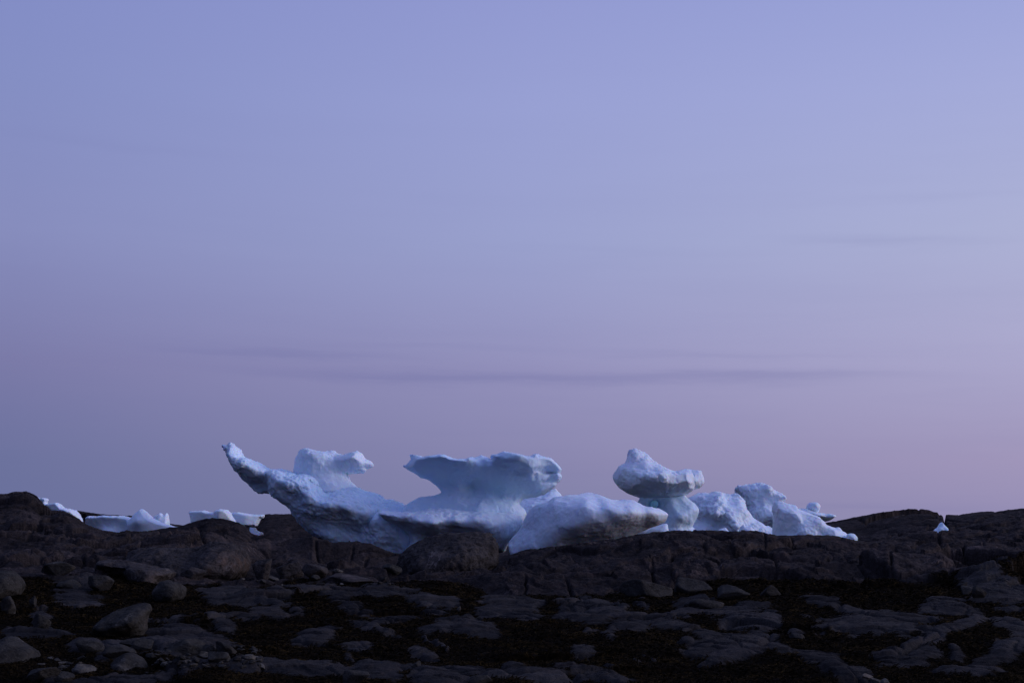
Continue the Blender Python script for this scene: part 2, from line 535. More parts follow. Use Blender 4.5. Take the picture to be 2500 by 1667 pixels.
brk = smooth(-0.15, 0.25, vnoise(Xg * 0.35, Yg * 0.35, 0 * Xg, 31))
crk = np.exp(-(e1 / 0.035) ** 2) * (0.35 + 0.65 * brk) * up
crk2 = np.exp(-(e2 / 0.06) ** 2) * smooth(0.1, 0.5, vnoise(Xg * 0.25, Yg * 0.25, 0 * Xg, 32)) * up
guard = 1 - 0.92 * np.clip(near_crest, 0, 1)
Z = Z + up * guard * (0.22 * (c1 - 0.5) + 0.34 * t1 + 0.07 * (c2 - 0.5) + 0.12 * t2 + 0.05 * (smooth(-0.05, 0.4, e1) - 0.7))
Z = Z - 0.20 * crk - 0.09 * crk2

# traced joints and ledges in the bedrock, (u, v) polylines, half width px, depth m
JOINTS = [([(1380, 1394), (1386, 1430), (1395, 1452)], 4, 0.22), ([(1282, 1408), (1284, 1456)], 3, 0.2), ([(1520, 1358), (1570, 1366), (1593, 1372), (1592, 1412)], 3.5, 0.2),
          ([(1593, 1368), (1700, 1374), (1760, 1400), (1790, 1412)], 3.5, 0.2), ([(1590, 1412), (1640, 1436), (1680, 1440)], 4, 0.2), ([(1715, 1330), (1722, 1345), (1800, 1354), (1850, 1350)], 4, 0.2),
          ([(1640, 1330), (1590, 1340), (1700, 1336)], 3, 0.12), ([(1867, 1310), (1868, 1340), (1895, 1365), (1893, 1412)], 3.5, 0.2), ([(1700, 1360), (1750, 1350), (1850, 1358), (1870, 1362)], 3, 0.14),
          ([(2025, 1350), (2060, 1362), (2100, 1384), (2150, 1412)], 3.5, 0.2), ([(2125, 1365), (2160, 1355), (2185, 1345)], 4, 0.2), ([(2174, 1380), (2180, 1400), (2200, 1414)], 4, 0.25),
          ([(2290, 1297), (2293, 1325), (2300, 1345)], 4, 0.25), ([(2352, 1342), (2354, 1380)], 5, 0.35), ([(2352, 1342), (2330, 1352), (2300, 1366)], 3, 0.15), ([(2303, 1253), (2309, 1280), (2313, 1292)], 4, 0.5),
          ([(2354, 1384), (2420, 1392), (2500, 1406)], 4, 0.2), ([(2318, 1394), (2322, 1424), (2345, 1440)], 5, 0.3), ([(2400, 1330), (2402, 1350)], 3, 0.15), ([(120, 1300), (170, 1316)], 3, 0.2), ([(150, 1278), (156, 1290)], 2.5, 0.2),
          ([(72, 1372), (74, 1362)], 3, 0.2), ([(200, 1366), (205, 1372), (192, 1386)], 3.5, 0.25), ([(0, 1364), (60, 1362), (74, 1368)], 3, 0.15), ([(60, 1380), (110, 1370), (190, 1386)], 4, 0.2), ([(350, 1322), (420, 1326), (470, 1312), (520, 1300)], 3, 0.16),
          ([(500, 1290), (530, 1310), (560, 1330)], 3, 0.14), ([(1500, 1318), (1508, 1322), (1510, 1330)], 3, 0.15), ([(1240, 1370), (1300, 1380), (1400, 1378), (1480, 1372), (1560, 1352)], 3, 0.12),
          ([(860, 1332), (856, 1380), (880, 1400)], 3.5, 0.18), ([(960, 1352), (900, 1360), (890, 1380)], 4, 0.2), ([(2170, 1300), (2230, 1302), (2290, 1296)], 3, 0.1)]
for pts, hw, dep in JOINTS:
    d = np.full(U0.shape, 1e9)
    pu = [p[0] for p in pts]; pv = [p[1] for p in pts]
    box = (U0 > min(pu) - 30) & (U0 < max(pu) + 30) & (V0 > min(pv) - 25) & (V0 < max(pv) + 25) & (Yg > 14)
    bu = U0[box] + 5 * vnoise(Xg[box] * 2.5, Yg[box] * 2.5, 0 * Xg[box], 51)
    bv = V0[box] + 3 * vnoise(Xg[box] * 2.5, Yg[box] * 2.5, 0 * Xg[box], 52)
    db = np.full(bu.shape, 1e9)
    for (x0, y0), (x1, y1) in zip(pts[:-1], pts[1:]):
        tt = np.clip(((bu - x0) * (x1 - x0) + (bv - y0) * (y1 - y0)) / ((x1 - x0) ** 2 + (y1 - y0) ** 2), 0, 1)
        db = np.minimum(db, np.hypot(bu - x0 - tt * (x1 - x0), bv - y0 - tt * (y1 - y0)))
    g = np.exp(-(db / (0.75 * hw)) ** 2) * (0.55 + 0.6 * np.clip(vnoise(Xg[box] * 1.1, Yg[box] * 1.1, 0 * Xg[box], 53) + 0.4, 0, 1))
    Z[box] -= dep * g
    crk[box] = np.maximum(crk[box], g)

# -- low wave-washed rock humps that stand out of the seaweed: (u, v, half width, half height, tilt deg)
HUMPS = []


def humps(u0, s, rows):
    for X, Y, a, b, ang in rows:
        HUMPS.append((u0 + X / s, 1250 + Y / s, a / s, b / s, ang))


humps(0, 3.757, [(700, 790, 210, 80, 5), (370, 980, 90, 75, 10), (330, 1095, 340, 36, 4), (1150, 1500, 900, 45, -5), (2250, 1420, 190, 40, -3), (1700, 1140, 380, 110, 8), (2100, 750, 240, 100, 8),
                 (2230, 945, 110, 22, 0), (2050, 1010, 120, 40, 20), (1100, 1020, 110, 60, 0), (800, 1240, 150, 60, -8), (1050, 1300, 150, 75, 0), (650, 560, 260, 60, -6), (450, 1480, 90, 50, 0), (820, 620, 120, 60, 0), (1500, 1270, 300, 50, 5), (2100, 600, 260, 30, 4)])
humps(620, 3.757, [(900, 850, 230, 48, 22), (600, 710, 370, 42, 6), (1150, 740, 300, 40, 2), (1600, 820, 240, 36, 8), (1280, 985, 220, 32, -4), (1100, 1060, 220, 34, 18), (1850, 1010, 300, 60, -12), (560, 1110, 200, 75, -18), (150, 900, 210, 50, 5),
                   (430, 870, 70, 28, 0), (180, 730, 130, 36, 25), (880, 1290, 70, 42, 40), (1560, 1270, 160, 38, 14), (1640, 1185, 140, 14, 22), (350, 1400, 480, 62, 3), (1150, 1420, 270, 80, 8), (1620, 1470, 290, 80, 10), (1950, 1440, 260, 46, 6),
                   (2230, 1490, 220, 55, 4), (2270, 850, 230, 66, -8), (250, 800, 120, 36, 0), (800, 1050, 60, 16, 0), (900, 1200, 140, 20, 0), (2000, 1080, 240, 60, 10), (1680, 900, 120, 20, 0), (60, 790, 90, 26, 10)])
humps(1240, 3.757, [(130, 880, 190, 90, 10), (580, 850, 140, 28, 5), (690, 930, 250, 58, 6), (960, 905, 360, 32, 14), (1110, 1050, 160, 55, 6), (950, 1100, 60, 55, -30), (790, 1090, 60, 26, -20), (1450, 1010, 180, 46, 6), (1730, 1080, 270, 36, 18),
                    (1560, 930, 260, 28, -6), (2120, 890, 300, 48, -6), (2200, 1010, 230, 90, 0), (2020, 1230, 380, 84, -3), (1640, 1180, 70, 40, -20), (1900, 1350, 170, 46, -12), (690, 1260, 110, 34, 0), (650, 1440, 270, 44, 14), (850, 1520, 260, 40, 14), (230, 1500, 440, 60, 4),
                    (80, 1400, 130, 20, 0), (1160, 1365, 50, 12, 0), (1310, 1355, 40, 12, 0), (1260, 1295, 40, 14, 0), (900, 1420, 70, 18, 0), (1020, 870, 60, 26, 0), (1220, 850, 90, 24, 0), (1740, 840, 200, 40, -6), (720, 790, 100, 16, -4)])
humps(1860, 3.675, [(620, 820, 250, 40, 12), (840, 885, 150, 26, 6), (1080, 1010, 470, 100, 0), (720, 1010, 190, 30, -26), (1700, 1080, 460, 38, -18), (1730, 830, 220, 60, 16), (1500, 820, 110, 36, -16), (150, 1200, 320, 48, 14), (600, 1340, 370, 66, 20), (780, 1450, 320, 40, 16),
                    (1160, 1290, 170, 60, -6), (1400, 1280, 220, 84, -16), (1740, 1240, 90, 46, 16), (2150, 1250, 420, 60, -20), (1850, 1400, 270, 60, -6), (2260, 1040, 170, 46, 12), (2150, 720, 330, 110, 12), (330, 1100, 70, 30, 0), (390, 965, 60, 18, 0), (1550, 870, 70, 20, -10), (2000, 1450, 200, 40, -4), (60, 960, 110, 66, 0)])
warp_u = 16 * fbm(Xg * 1.3, Yg * 0.8, 0 * Xg, 4, 0.55, 61)
warp_v = 9 * fbm(Xg * 1.3, Yg * 0.8, 0 * Xg + 5, 4, 0.55, 62)
hump = np.full(U0.shape, -1.0)
tone = np.zeros(U0.shape)
for k, (hu, hv, ha, hb, ang) in enumerate(HUMPS):
    rr = ha * 1.5 + 40
    box = (np.abs(U0 - hu) < rr) & (np.abs(V0 - hv) < rr) & (Yg > 8) & (Yg < 36)
    ca, sa = math.cos(math.radians(ang)), math.sin(math.radians(ang))
    du = U0[box] + warp_u[box] - hu
    dv = V0[box] + warp_v[box] - hv - 2
    q = 1 - np.sqrt(((du * ca + dv * sa) / (ha * 1.12)) ** 2 + ((-du * sa + dv * ca) / (hb * 1.3)) ** 2)
    hump[box] = np.maximum(hump[box], q)
# outside the traced frame the shore goes on in the same way
out = 1.6 * vnoise(Xg * 0.45, Yg * 0.55, 0 * Xg, 77) - 0.15
beyond = np.clip(smooth(2480, 2620, U0) + smooth(20, -120, U0) + smooth(1650, 1720, V0), 0, 1)
hump = np.maximum(hump * (1 - beyond) + np.maximum(out, hump) * beyond, -1)
rs = math.radians(-14)
sx_ = wx * math.cos(rs) + wy * math.sin(rs); sy_ = -wx * math.sin(rs) + wy * math.cos(rs)
e4, c4, t4 = voronoi_edge(sx_ * 0.40 + 7, sy_ * 0.62, 25)
e5, c5, t5 = voronoi_edge(sx_ * 1.05 + 2, sy_ * 1.5, 26)
slabs = 0.12 * (c4 - 0.5) + 0.20 * t4 + 0.055 * (c5 - 0.5) + 0.09 * t5
hole = fbm(Xg * 2.2, Yg * 1.6, 0 * Xg, 4, 0.6, 81)
hole2 = fbm(Xg * 5.5, Yg * 3.2, 0 * Xg + 2, 4, 0.65, 83)
mask = smooth(-0.10, 0.06, hump - 0.55 * np.clip(hole - 0.12, 0, 1) - 0.13 * hole2 + 1.2 * slabs + 0.02)
shore = 1 - smooth(-0.35, 0.35, (Yg - line(FOOT, u_cols)[1][None, :]) + 1.5 * fbm(Xg * 0.55, Yg * 0.55, 0 * Xg, 3, 0.55, 91))
weed = np.clip(shore * (1 - mask), 0, 1)
# weed also creeps a little up the foot of the ridge
Hh = np.clip(hump, 0, 1)
swell = vnoise(Xg * 0.22 + Yg * 0.10, Yg * 0.30, 0 * Xg, 141)
Z = Z + shore * 0.11 * swell - 0.02 * weed
Z = Z + shore * slabs * 0.40 - 0.065 * shore * (np.exp(-(e4 / 0.035) ** 2) + 0.6 * np.exp(-(e5 / 0.05) ** 2)) * mask
Z = Z + shore * (0.075 * (1 - (1 - Hh) ** 2.2) * (0.6 + 0.4 * vnoise(Xg * 0.6, Yg * 0.6, 0 * Xg, 93)))
Z = Z + shore * 0.022 * fbm(Xg * 1.7, Yg * 1.7, 0 * Xg, 4, 0.55, 95) * (0.5 + mask)
Z = Z + weed * 0.03 * np.abs(fbm(Xg * 3.1, Yg * 3.1, 0 * Xg, 4, 0.6, 97))
e3, c3, t3 = voronoi_edge(wx * 0.9 + 3, wy * 1.1, 15)
crk3 = np.exp(-(e3 / 0.05) ** 2) * shore * mask * smooth(0.0, 0.4, vnoise(Xg * 0.5, Yg * 0.5, 0 * Xg, 98))
Z = Z - 0.05 * crk3 + shore * mask * (c3 - 0.5) * 0.02
# keep the skyline of the ridge smooth: nothing in front of a crest stands above it
for crest_y, crest_z, y_lo in ((far_y, cz[None, :], 30.0), (62.0, fz[None, :], far_y + 1.0)):
    cap = HC + (crest_z - HC) * Yg / crest_y - 0.010 * (crest_y - Yg) + 0.02
    zone = (Yg > y_lo) & (Yg < crest_y + np.where(Yg > 60, 16.0, 3.0))
    cap = np.where(Yg > crest_y, HC + (crest_z - HC) * Yg / crest_y - 0.02 * (Yg - crest_y) + 0.02, cap)
    dz_ = np.clip(Z - cap, -0.3, None)
    soft = cap + np.where(dz_ > 0, 0.12 * dz_, dz_)
    Z = np.where(zone & (Z > cap), soft, Z)
fine = fbm(Xg * 3.3, Yg * 3.3, Z * 3.3, 5, 0.6, 99)
Z = Z + (0.034 * up + 0.018) * fine * smooth(4, 9, Yg) * (1 - 0.5 * np.clip(near_crest, 0, 1))

idx = np.arange(R * C).reshape(R, C)
quads = np.stack([idx[:-1, :-1], idx[:-1, 1:], idx[1:, 1:], idx[1:, :-1]], -1).reshape(-1, 4)
ground = make_mesh("rocky_shore", np.stack([Xg, Yg, Z], -1).reshape(-1, 3), quads, ROCK,
                   attrs={"weed": weed, "shore": shore, "slab": np.clip(0.5 + (0.7 * (c1 - 0.5) + 0.5 * (c2 - 0.5)) * up + (0.6 * (c4 - 0.5) + 0.6 * (c5 - 0.5)) * shore, 0, 1)})
tag(ground, "dark wave-smoothed bedrock shore rising to a ridge", "shore", kind="structure")

# sea round the shore
SEA, st_, sp_ = new_mat("sea_water")
sp_.inputs["Base Color"].default_value = (0.012, 0.018, 0.028, 1)
sp_.inputs["Roughness"].default_value = 0.12
sp_.inputs["IOR"].default_value = 1.33
gp = node(st_, "ShaderNodeNewGeometry").outputs["Position"]
st_.links.new(bump(st_, noise(st_, stretched(st_, gp, 1, 1.6, 1), 0.8, 5, 0.6), 0.4, 0.08), sp_.inputs["Normal"])
S = 6000
sea = make_mesh("sea", [(-S, -S, -0.9), (S, -S, -0.9), (S, S, -0.9), (-S, S, -0.9)], [(0, 1, 2, 3)], SEA)
tag(sea, "calm dark sea behind the shore", "sea", kind="structure")


def ground_z(x, y):
    """height of the shore at a point"""
    x = np.asarray(x, float); y = np.asarray(y, float)
    fc = np.interp(x / y, a_cols, np.arange(C)); fr = np.interp(y, y_rows, np.arange(R))
    c0 = np.clip(fc.astype(int), 0, C - 2); r0 = np.clip(fr.astype(int), 0, R - 2)
    tx, ty = fc - c0, fr - r0
    return (Z[r0, c0] * (1 - tx) * (1 - ty) + Z[r0, c0 + 1] * tx * (1 - ty) + Z[r0 + 1, c0] * (1 - tx) * ty + Z[r0 + 1, c0 + 1] * tx * ty)


def on_ground(u, v):
    """first point of the shore seen at photo pixel (u, v)"""
    ys = np.arange(12, 62, 0.03)
    x, _, z = P(u, v, ys)
    gz = ground_z(x, ys)
    hit = np.argmax(gz >= z)
    if gz[hit] < z[hit]:
        hit = len(ys) - 1
    return float(x[hit]), float(ys[hit]), float(gz[hit])


# ------------------------------------------------------------------ volumes: traced outline + depth relief -> closed surface
def poly_dist(px, pz, poly):
    """signed distance to a polygon, positive inside"""
    d = np.full(px.shape, 1e9); inside = np.zeros(px.shape, bool)
    n = len(poly)
    for i in range(n):
        (x0, z0), (x1, z1) = poly[i], poly[(i + 1) % n]
        ex, ez = x1 - x0, z1 - z0
        t = np.clip(((px - x0) * ex + (pz - z0) * ez) / (ex * ex + ez * ez + 1e-12), 0, 1)
        d = np.minimum(d, np.hypot(px - x0 - t * ex, pz - z0 - t * ez))
        if z0 != z1:
            cross = ((z0 > pz) != (z1 > pz)) & (px < (x1 - x0) * (pz - z0) / (z1 - z0) + x0)
            inside ^= cross
    return np.where(inside, d, -d)


def tps(xk, zk, dk, x, z, lam=0.02):
    """smooth surface through scattered depth samples"""
    def phi(r2):
        return 0.5 * r2 * np.log(r2 + 1e-9)
    n = len(xk)
    A = phi((xk[:, None] - xk) ** 2 + (zk[:, None] - zk) ** 2) + lam * np.eye(n)
    Q = np.stack([np.ones(n), xk, zk], 1)
    M = np.block([[A, Q], [Q.T, np.zeros((3, 3))]])
    w = np.linalg.solve(M, np.concatenate([dk, np.zeros(3)]))
    out = w[n] + w[n + 1] * x + w[n + 2] * z
    for i in range(n):
        out = out + w[i] * phi((x - xk[i]) ** 2 + (z - zk[i]) ** 2)
    return np.clip(out, dk.min() - 0.25, dk.max() + 0.25)


def surface_nets(Fv, org, h):
    ins = Fv > 0
    nx, ny, nz = Fv.shape
    cnt = np.zeros((nx - 1, ny - 1, nz - 1), np.int8)
    for a in (0, 1):
        for b in (0, 1):
            for c in (0, 1):
                cnt += ins[a:nx - 1 + a, b:ny - 1 + b, c:nz - 1 + c]
    act = (cnt > 0) & (cnt < 8)
    ii = np.argwhere(act)
    vid = np.full(act.shape, -1, np.int32)
    vid[act] = np.arange(len(ii))
    acc = np.zeros((len(ii), 3)); num = np.zeros(len(ii))
    corners = [(a, b, c) for a in (0, 1) for b in (0, 1) for c in (0, 1)]
    val = {k: Fv[ii[:, 0] + k[0], ii[:, 1] + k[1], ii[:, 2] + k[2]] for k in corners}
    for k in corners:
        for ax in range(3):
            if k[ax]:
                continue
            k2 = list(k); k2[ax] = 1; k2 = tuple(k2)
            a, b = val[k], val[k2]
            m = (a > 0) != (b > 0)
            t = np.where(m, a / np.where(m, a - b, 1), 0)
            p = np.array(k, float)[None, :].repeat(len(ii), 0)
            p[:, ax] = t
            acc[m] += p[m]; num[m] += 1
    V = (ii + acc / num[:, None]) * h + org
    faces = []
    for ax in range(3):
        o1, o2 = [(1, 2), (2, 0), (0, 1)][ax]
        A = np.moveaxis(ins, ax, 0)
        e = np.argwhere(A[:-1] != A[1:])
        q = np.zeros((len(e), 3), int)
        others = [k for k in range(3) if k != ax]
        q[:, ax] = e[:, 0]; q[:, others[0]] = e[:, 1]; q[:, others[1]] = e[:, 2]
        ok = (q[:, o1] > 0) & (q[:, o2] > 0) & (q[:, o1] < Fv.shape[o1] - 1) & (q[:, o2] < Fv.shape[o2] - 1)
        q = q[ok]
        d1 = np.zeros(3, int); d1[o1] = 1
        d2 = np.zeros(3, int); d2[o2] = 1

        def g(p):
            return vid[p[:, 0], p[:, 1], p[:, 2]]
        f = np.stack([g(q - d1 - d2), g(q - d2), g(q), g(q - d1)], 1)
        flip = ~ins[q[:, 0], q[:, 1], q[:, 2]]
        f[flip] = f[flip][:, ::-1]
        faces.append(f)
    return V, np.concatenate(faces)


def relax(V, Fq, times=2, w=0.5):
    e = np.concatenate([Fq[:, [0, 1]], Fq[:, [1, 2]], Fq[:, [2, 3]], Fq[:, [3, 0]]])
    n = len(V)
    deg = np.bincount(e[:, 0], minlength=n) + np.bincount(e[:, 1], minlength=n)
    for _ in range(times):
        s = np.stack([np.bincount(e[:, 0], V[e[:, 1], k], n) + np.bincount(e[:, 1], V[e[:, 0], k], n) for k in range(3)], 1)
        V = V * (1 - w) + w * s / np.maximum(deg, 1)[:, None]
    return V


def normals(V, Fq):
    fn = np.cross(V[Fq[:, 2]] - V[Fq[:, 0]], V[Fq[:, 3]] - V[Fq[:, 1]])
    n = np.zeros_like(V)
    for k in range(4):
        for c in range(3):
            n[:, c] += np.bincount(Fq[:, k], fn[:, c], len(V))
    return n / (np.linalg.norm(n, axis=1, keepdims=True) + 1e-9)


def carve(name, Y, poly, depths, mat, R=0.35, back=1.2, h=0.033, rough=(0.05, 0.02), jag=0.03, seed=1, grooves=(),
          ridged=0.0, teal=(), grey_tint=(), rust=(), pw=2.0, bury=0.0, chip=(0.5, 0.5), fold=0.0):
    """A solid whose outline, at distance Y, is `poly` (photo px).  depths: (u, v, metres towards the viewer).
    grooves: (polyline px, half width m, depth m)."""
    poly = np.array(poly, float)
    wx_, _, wz_ = P(poly[:, 0], poly[:, 1], Y)
    if bury:
        zmin = wz_.min()
        low = wz_ < zmin + 0.35
        wz_ = np.where(low, wz_ - bury, wz_)
    W = np.stack([wx_, wz_], 1)
    dd = np.array(depths, float)
    kx, _, kz = P(dd[:, 0], dd[:, 1], Y)
    pad = 4 * h
    x0, x1 = W[:, 0].min() - pad, W[:, 0].max() + pad
    z0, z1 = W[:, 1].min() - pad, W[:, 1].max() + pad
    dmax = max(dd[:, 2].max(), 0.1) + 0.45
    y0, y1 = Y - dmax, Y + back + 0.4
    xs = np.arange(x0, x1 + h, h); ys = np.arange(y0, y1 + h, h); zs = np.arange(z0, z1 + h, h)
    GX, GZ = np.meshgrid(xs, zs, indexing="ij")
    jx = jag * fbm(GX * 2.6, GZ * 2.6, 0 * GX + seed, 4, 0.6, seed + 200)
    pd = poly_dist(GX, GZ, W) + jx
    D = tps(kx, kz, dd[:, 2], GX, GZ)
    if fold:
        D = D + fold * fbm(GX * 0.75 + 0.35 * GZ, GZ * 0.85 - 0.2 * GX, 0 * GX + seed, 4, 0.5, seed + 400, ridged=True)
    for pts, gw, gd in grooves:
        q = np.array(pts, float)
        gx, _, gz = P(q[:, 0], q[:, 1], Y)
        dist = np.full(GX.shape, 1e9)
        wob = 0.05 * fbm(GX * 3, GZ * 3, 0 * GX, 3, 0.6, seed + 300)
        for i in range(len(q) - 1):
            ex, ez = gx[i + 1] - gx[i], gz[i + 1] - gz[i]
            t = np.clip(((GX - gx[i]) * ex + (GZ + wob - gz[i]) * ez) / (ex * ex + ez * ez), 0, 1)
            dist = np.minimum(dist, np.hypot(GX - gx[i] - t * ex, GZ + wob - gz[i] - t * ez))
        D = D - gd * np.exp(-(dist / gw) ** 2)
    s = np.clip(pd / R, 0, 1)
    edge = np.where(pd > 0, (1 - (1 - s) ** pw) ** (1 / pw), 0)
    sb = np.clip(pd / max(R, 0.6), 0, 1)
    edge_b = np.where(pd > 0, np.sqrt(1 - (1 - sb) ** 2), 0)
    # the rim curve of the solid swings with the relief, so thin wings stay thin
    front = Y - D * edge - 0.02 * (pd > 0)
    backf = Y + back * edge_b
    Fv = np.minimum(ys[None, :, None] - front[:, None, :], backf[:, None, :] - ys[None, :, None])
    Fv = np.where(pd[:, None, :] > 0, np.minimum(Fv, pd[:, None, :] * 3), pd[:, None, :])
    V, Fq = surface_nets(Fv.astype(np.float32), np.array([x0, y0, z0]), h)
    V = relax(V, Fq, 1)
    N = normals(V, Fq)
    d1 = fbm(V[:, 0] * 1.9, V[:, 1] * 1.9, V[:, 2] * 1.9, 3, 0.5, seed + 10)
    d2 = fbm(V[:, 0] * 6.0, V[:, 1] * 6.0, V[:, 2] * 6.0, 3, 0.55, seed + 20)
    V = V + N * (rough[0] * d1)[:, None]
    if chip:
        V = facet(V, Fq, chip[0], chip[1], seed + 40)
        V = facet(V, Fq, chip[0] * 0.45, chip[1] * 0.7, seed + 41)
    N = normals(V, Fq)
    d3 = fbm(V[:, 0] * 13.0, V[:, 1] * 13.0, V[:, 2] * 13.0, 2, 0.5, seed + 25)
    patchy = smooth(-0.35, 0.35, vnoise(V[:, 0] * 0.9, V[:, 1] * 0.9, V[:, 2] * 1.4, seed + 26))
    disp = rough[1] * (d2 + 0.45 * d3) * (0.35 + 0.9 * patchy)
    if ridged:
        disp = disp + ridged * (0.3 + patchy) * fbm(V[:, 0] * 3.4, V[:, 1] * 3.4, V[:, 2] * 3.4, 4, 0.6, seed + 30, ridged=True)
    V = V + N * disp[:, None]
    pu, pv = project(V[:, 0], V[:, 1], V[:, 2])
    attrs = {}
    for key, blobs in (("teal", teal), ("grey_tint", grey_tint), ("rust", rust)):
        a = np.zeros(len(V))
        for bu, bv, ba, bb, amt in blobs:
            a = np.maximum(a, amt * np.exp(-((pu - bu) / ba) ** 2 - ((pv - bv) / bb) ** 2))
        attrs[key] = a
    loc = (float(V[:, 0].mean()), float(V[:, 1].mean()), float(V[:, 2].min()))
    return make_mesh(name, V, Fq, mat, loc, attrs)


def facet(V, Fq, size, w, seed):
    """flatten patches of about `size` metres towards their own plane: broken, chipped faces"""
    r = np.random.default_rng(seed)
    N = normals(V, Fq)
    area = 0.5 * np.linalg.norm(np.cross(V[Fq[:, 2]] - V[Fq[:, 0]], V[Fq[:, 3]] - V[Fq[:, 1]]), axis=1).sum()
    K = int(max(12, min(700, area / (size * size))))
    S = V[r.choice(len(V), K, replace=False)]
    q = V + 0.10 * size * np.stack([fbm(V[:, 0] * 3 / size, V[:, 1] * 3 / size, V[:, 2] * 3 / size + 9 * k, 2, 0.5, seed + k) for k in range(3)], 1)
    lab = np.empty(len(V), int)
    for i in range(0, len(V), 20000):
        c = q[i:i + 20000]
        lab[i:i + 20000] = ((c * c).sum(1)[:, None] - 2 * c @ S.T + (S * S).sum(1)[None]).argmin(1)
    cnt = np.maximum(np.bincount(lab, minlength=K), 1)[:, None]
    cen = np.stack([np.bincount(lab, V[:, k], K) for k in range(3)], 1) / cnt
    nn = np.stack([np.bincount(lab, N[:, k], K) for k in range(3)], 1)
    nn /= np.linalg.norm(nn, axis=1, keepdims=True) + 1e-9
    ww = w * r.uniform(0.4, 1.0, K)[lab]
    off = ((V - cen[lab]) * nn[lab]).sum(1)
    off = np.clip(off, -0.11 * size, 0.11 * size)
    V = V - (ww * off)[:, None] * nn[lab]
    return relax(V, Fq, 1, 0.35)


def crop(u0, v0, s=4.704):
    return lambda pts: [(u0 + p[0] / s, v0 + p[1] / s) + tuple(p[2:]) for p in pts]


k1, k2, k3, k4, k5, k6 = crop(500, 1050), crop(900, 1050), crop(1200, 1050), crop(1650, 1080), crop(0, 1150), crop(2000, 1150)
BERGS = "icebergs stranded behind the rock ridge"

# ---- the left berg: long raised prow, block on its back
Y = 47.4
prow = carve("ice_hull", Y, k1([(185, 172), (230, 178), (268, 186), (275, 160), (300, 148), (340, 180), (365, 215), (385, 260), (410, 280), (415, 305), (440, 318), (470, 297), (500, 320), (540, 330), (580, 355), (620, 385),
    (680, 425), (740, 460), (830, 458), (930, 468), (1000, 492), (1040, 500), (1085, 520), (1130, 512), (1200, 508), (1275, 520), (1400, 600), (1540, 650), (1650, 655), (1790, 678), (1850, 708), (1920, 716), (2000, 733), (2045, 765),
    (2060, 795), (2130, 788), (2160, 813), (2220, 820), (2270, 858), (2300, 885), (2480, 960), (2560, 1200), (2480, 1390), (2300, 1450), (2080, 1450), (1950, 1400), (1700, 1350), (1460, 1310), (1400, 1255), (1300, 1222), (1200, 1170), (1130, 1100),
    (1060, 1030), (1030, 970), (980, 900), (920, 850), (850, 810), (790, 770), (765, 735), (720, 715), (650, 705), (590, 695), (540, 665), (480, 610), (420, 540), (370, 490), (320, 410), (280, 340), (252, 310), (250, 260), (215, 215)]),
    k1([(230, 200, 0.1), (320, 230, 0.45), (300, 310, 0.7), (420, 350, 0.8), (560, 400, 0.75), (480, 460, 0.85), (350, 400, 0.7), (450, 540, 0.15), (600, 500, 0.8), (690, 450, 0.5), (600, 640, 0.0), (690, 600, 0.25), (715, 680, -0.1), (725, 480, 0.75),
        (800, 500, 1.0), (800, 620, 1.05), (900, 700, 1.1), (860, 790, 0.8), (790, 690, 0.95), (775, 730, 0.6), (1000, 600, 1.35), (1000, 520, 0.9), (1150, 530, 0.9), (1200, 590, 1.2), (1050, 640, 1.5), (1100, 760, 1.2), (1000, 860, 1.0), (1300, 700, 1.35), (1250, 820, 1.5), (1200, 950, 0.9),
        (1100, 1000, 0.75), (1400, 720, 0.8), (1450, 800, 1.3), (1500, 880, 1.75), (1420, 960, 1.25), (1350, 1020, 0.75), (1650, 730, 0.9), (1700, 820, 1.35), (1700, 900, 1.65), (1600, 980, 1.15), (1900, 740, 0.4), (1850, 850, 1.0), (1900, 960, 1.3), (1300, 1150, 0.45),
        (1500, 1100, 0.70), (1450, 1200, 0.75), (1650, 1120, 0.6), (1800, 1150, 0.7), (1750, 1250, 0.55), (2100, 850, 0.3), (2000, 1000, 1.15), (2150, 1100, 1.3), (2270, 1180, 1.2), (2100, 1280, 1.05), (1930, 1120, 1.1), (1950, 1250, 0.9), (2080, 1360, 0.8), (2300, 950, 0.7), (2350, 1150, 0.9)]),
    ICE, R=0.20, back=1.7, h=0.030, fold=0.12, rough=(0.055, 0.03), jag=0.03, seed=3, ridged=0.02,
    grooves=[(k1([(720, 470), (745, 560), (790, 660), (810, 720)]), 0.07, 0.22), (k1([(1890, 1110), (1960, 1000), (2000, 955)]), 0.10, 0.3), (k1([(1240, 600), (1320, 650), (1400, 680), (1480, 700)]), 0.08, 0.35)],
    teal=[(*k1([(1450, 640)])[0], 40, 16, 0.3)], bury=0.15)
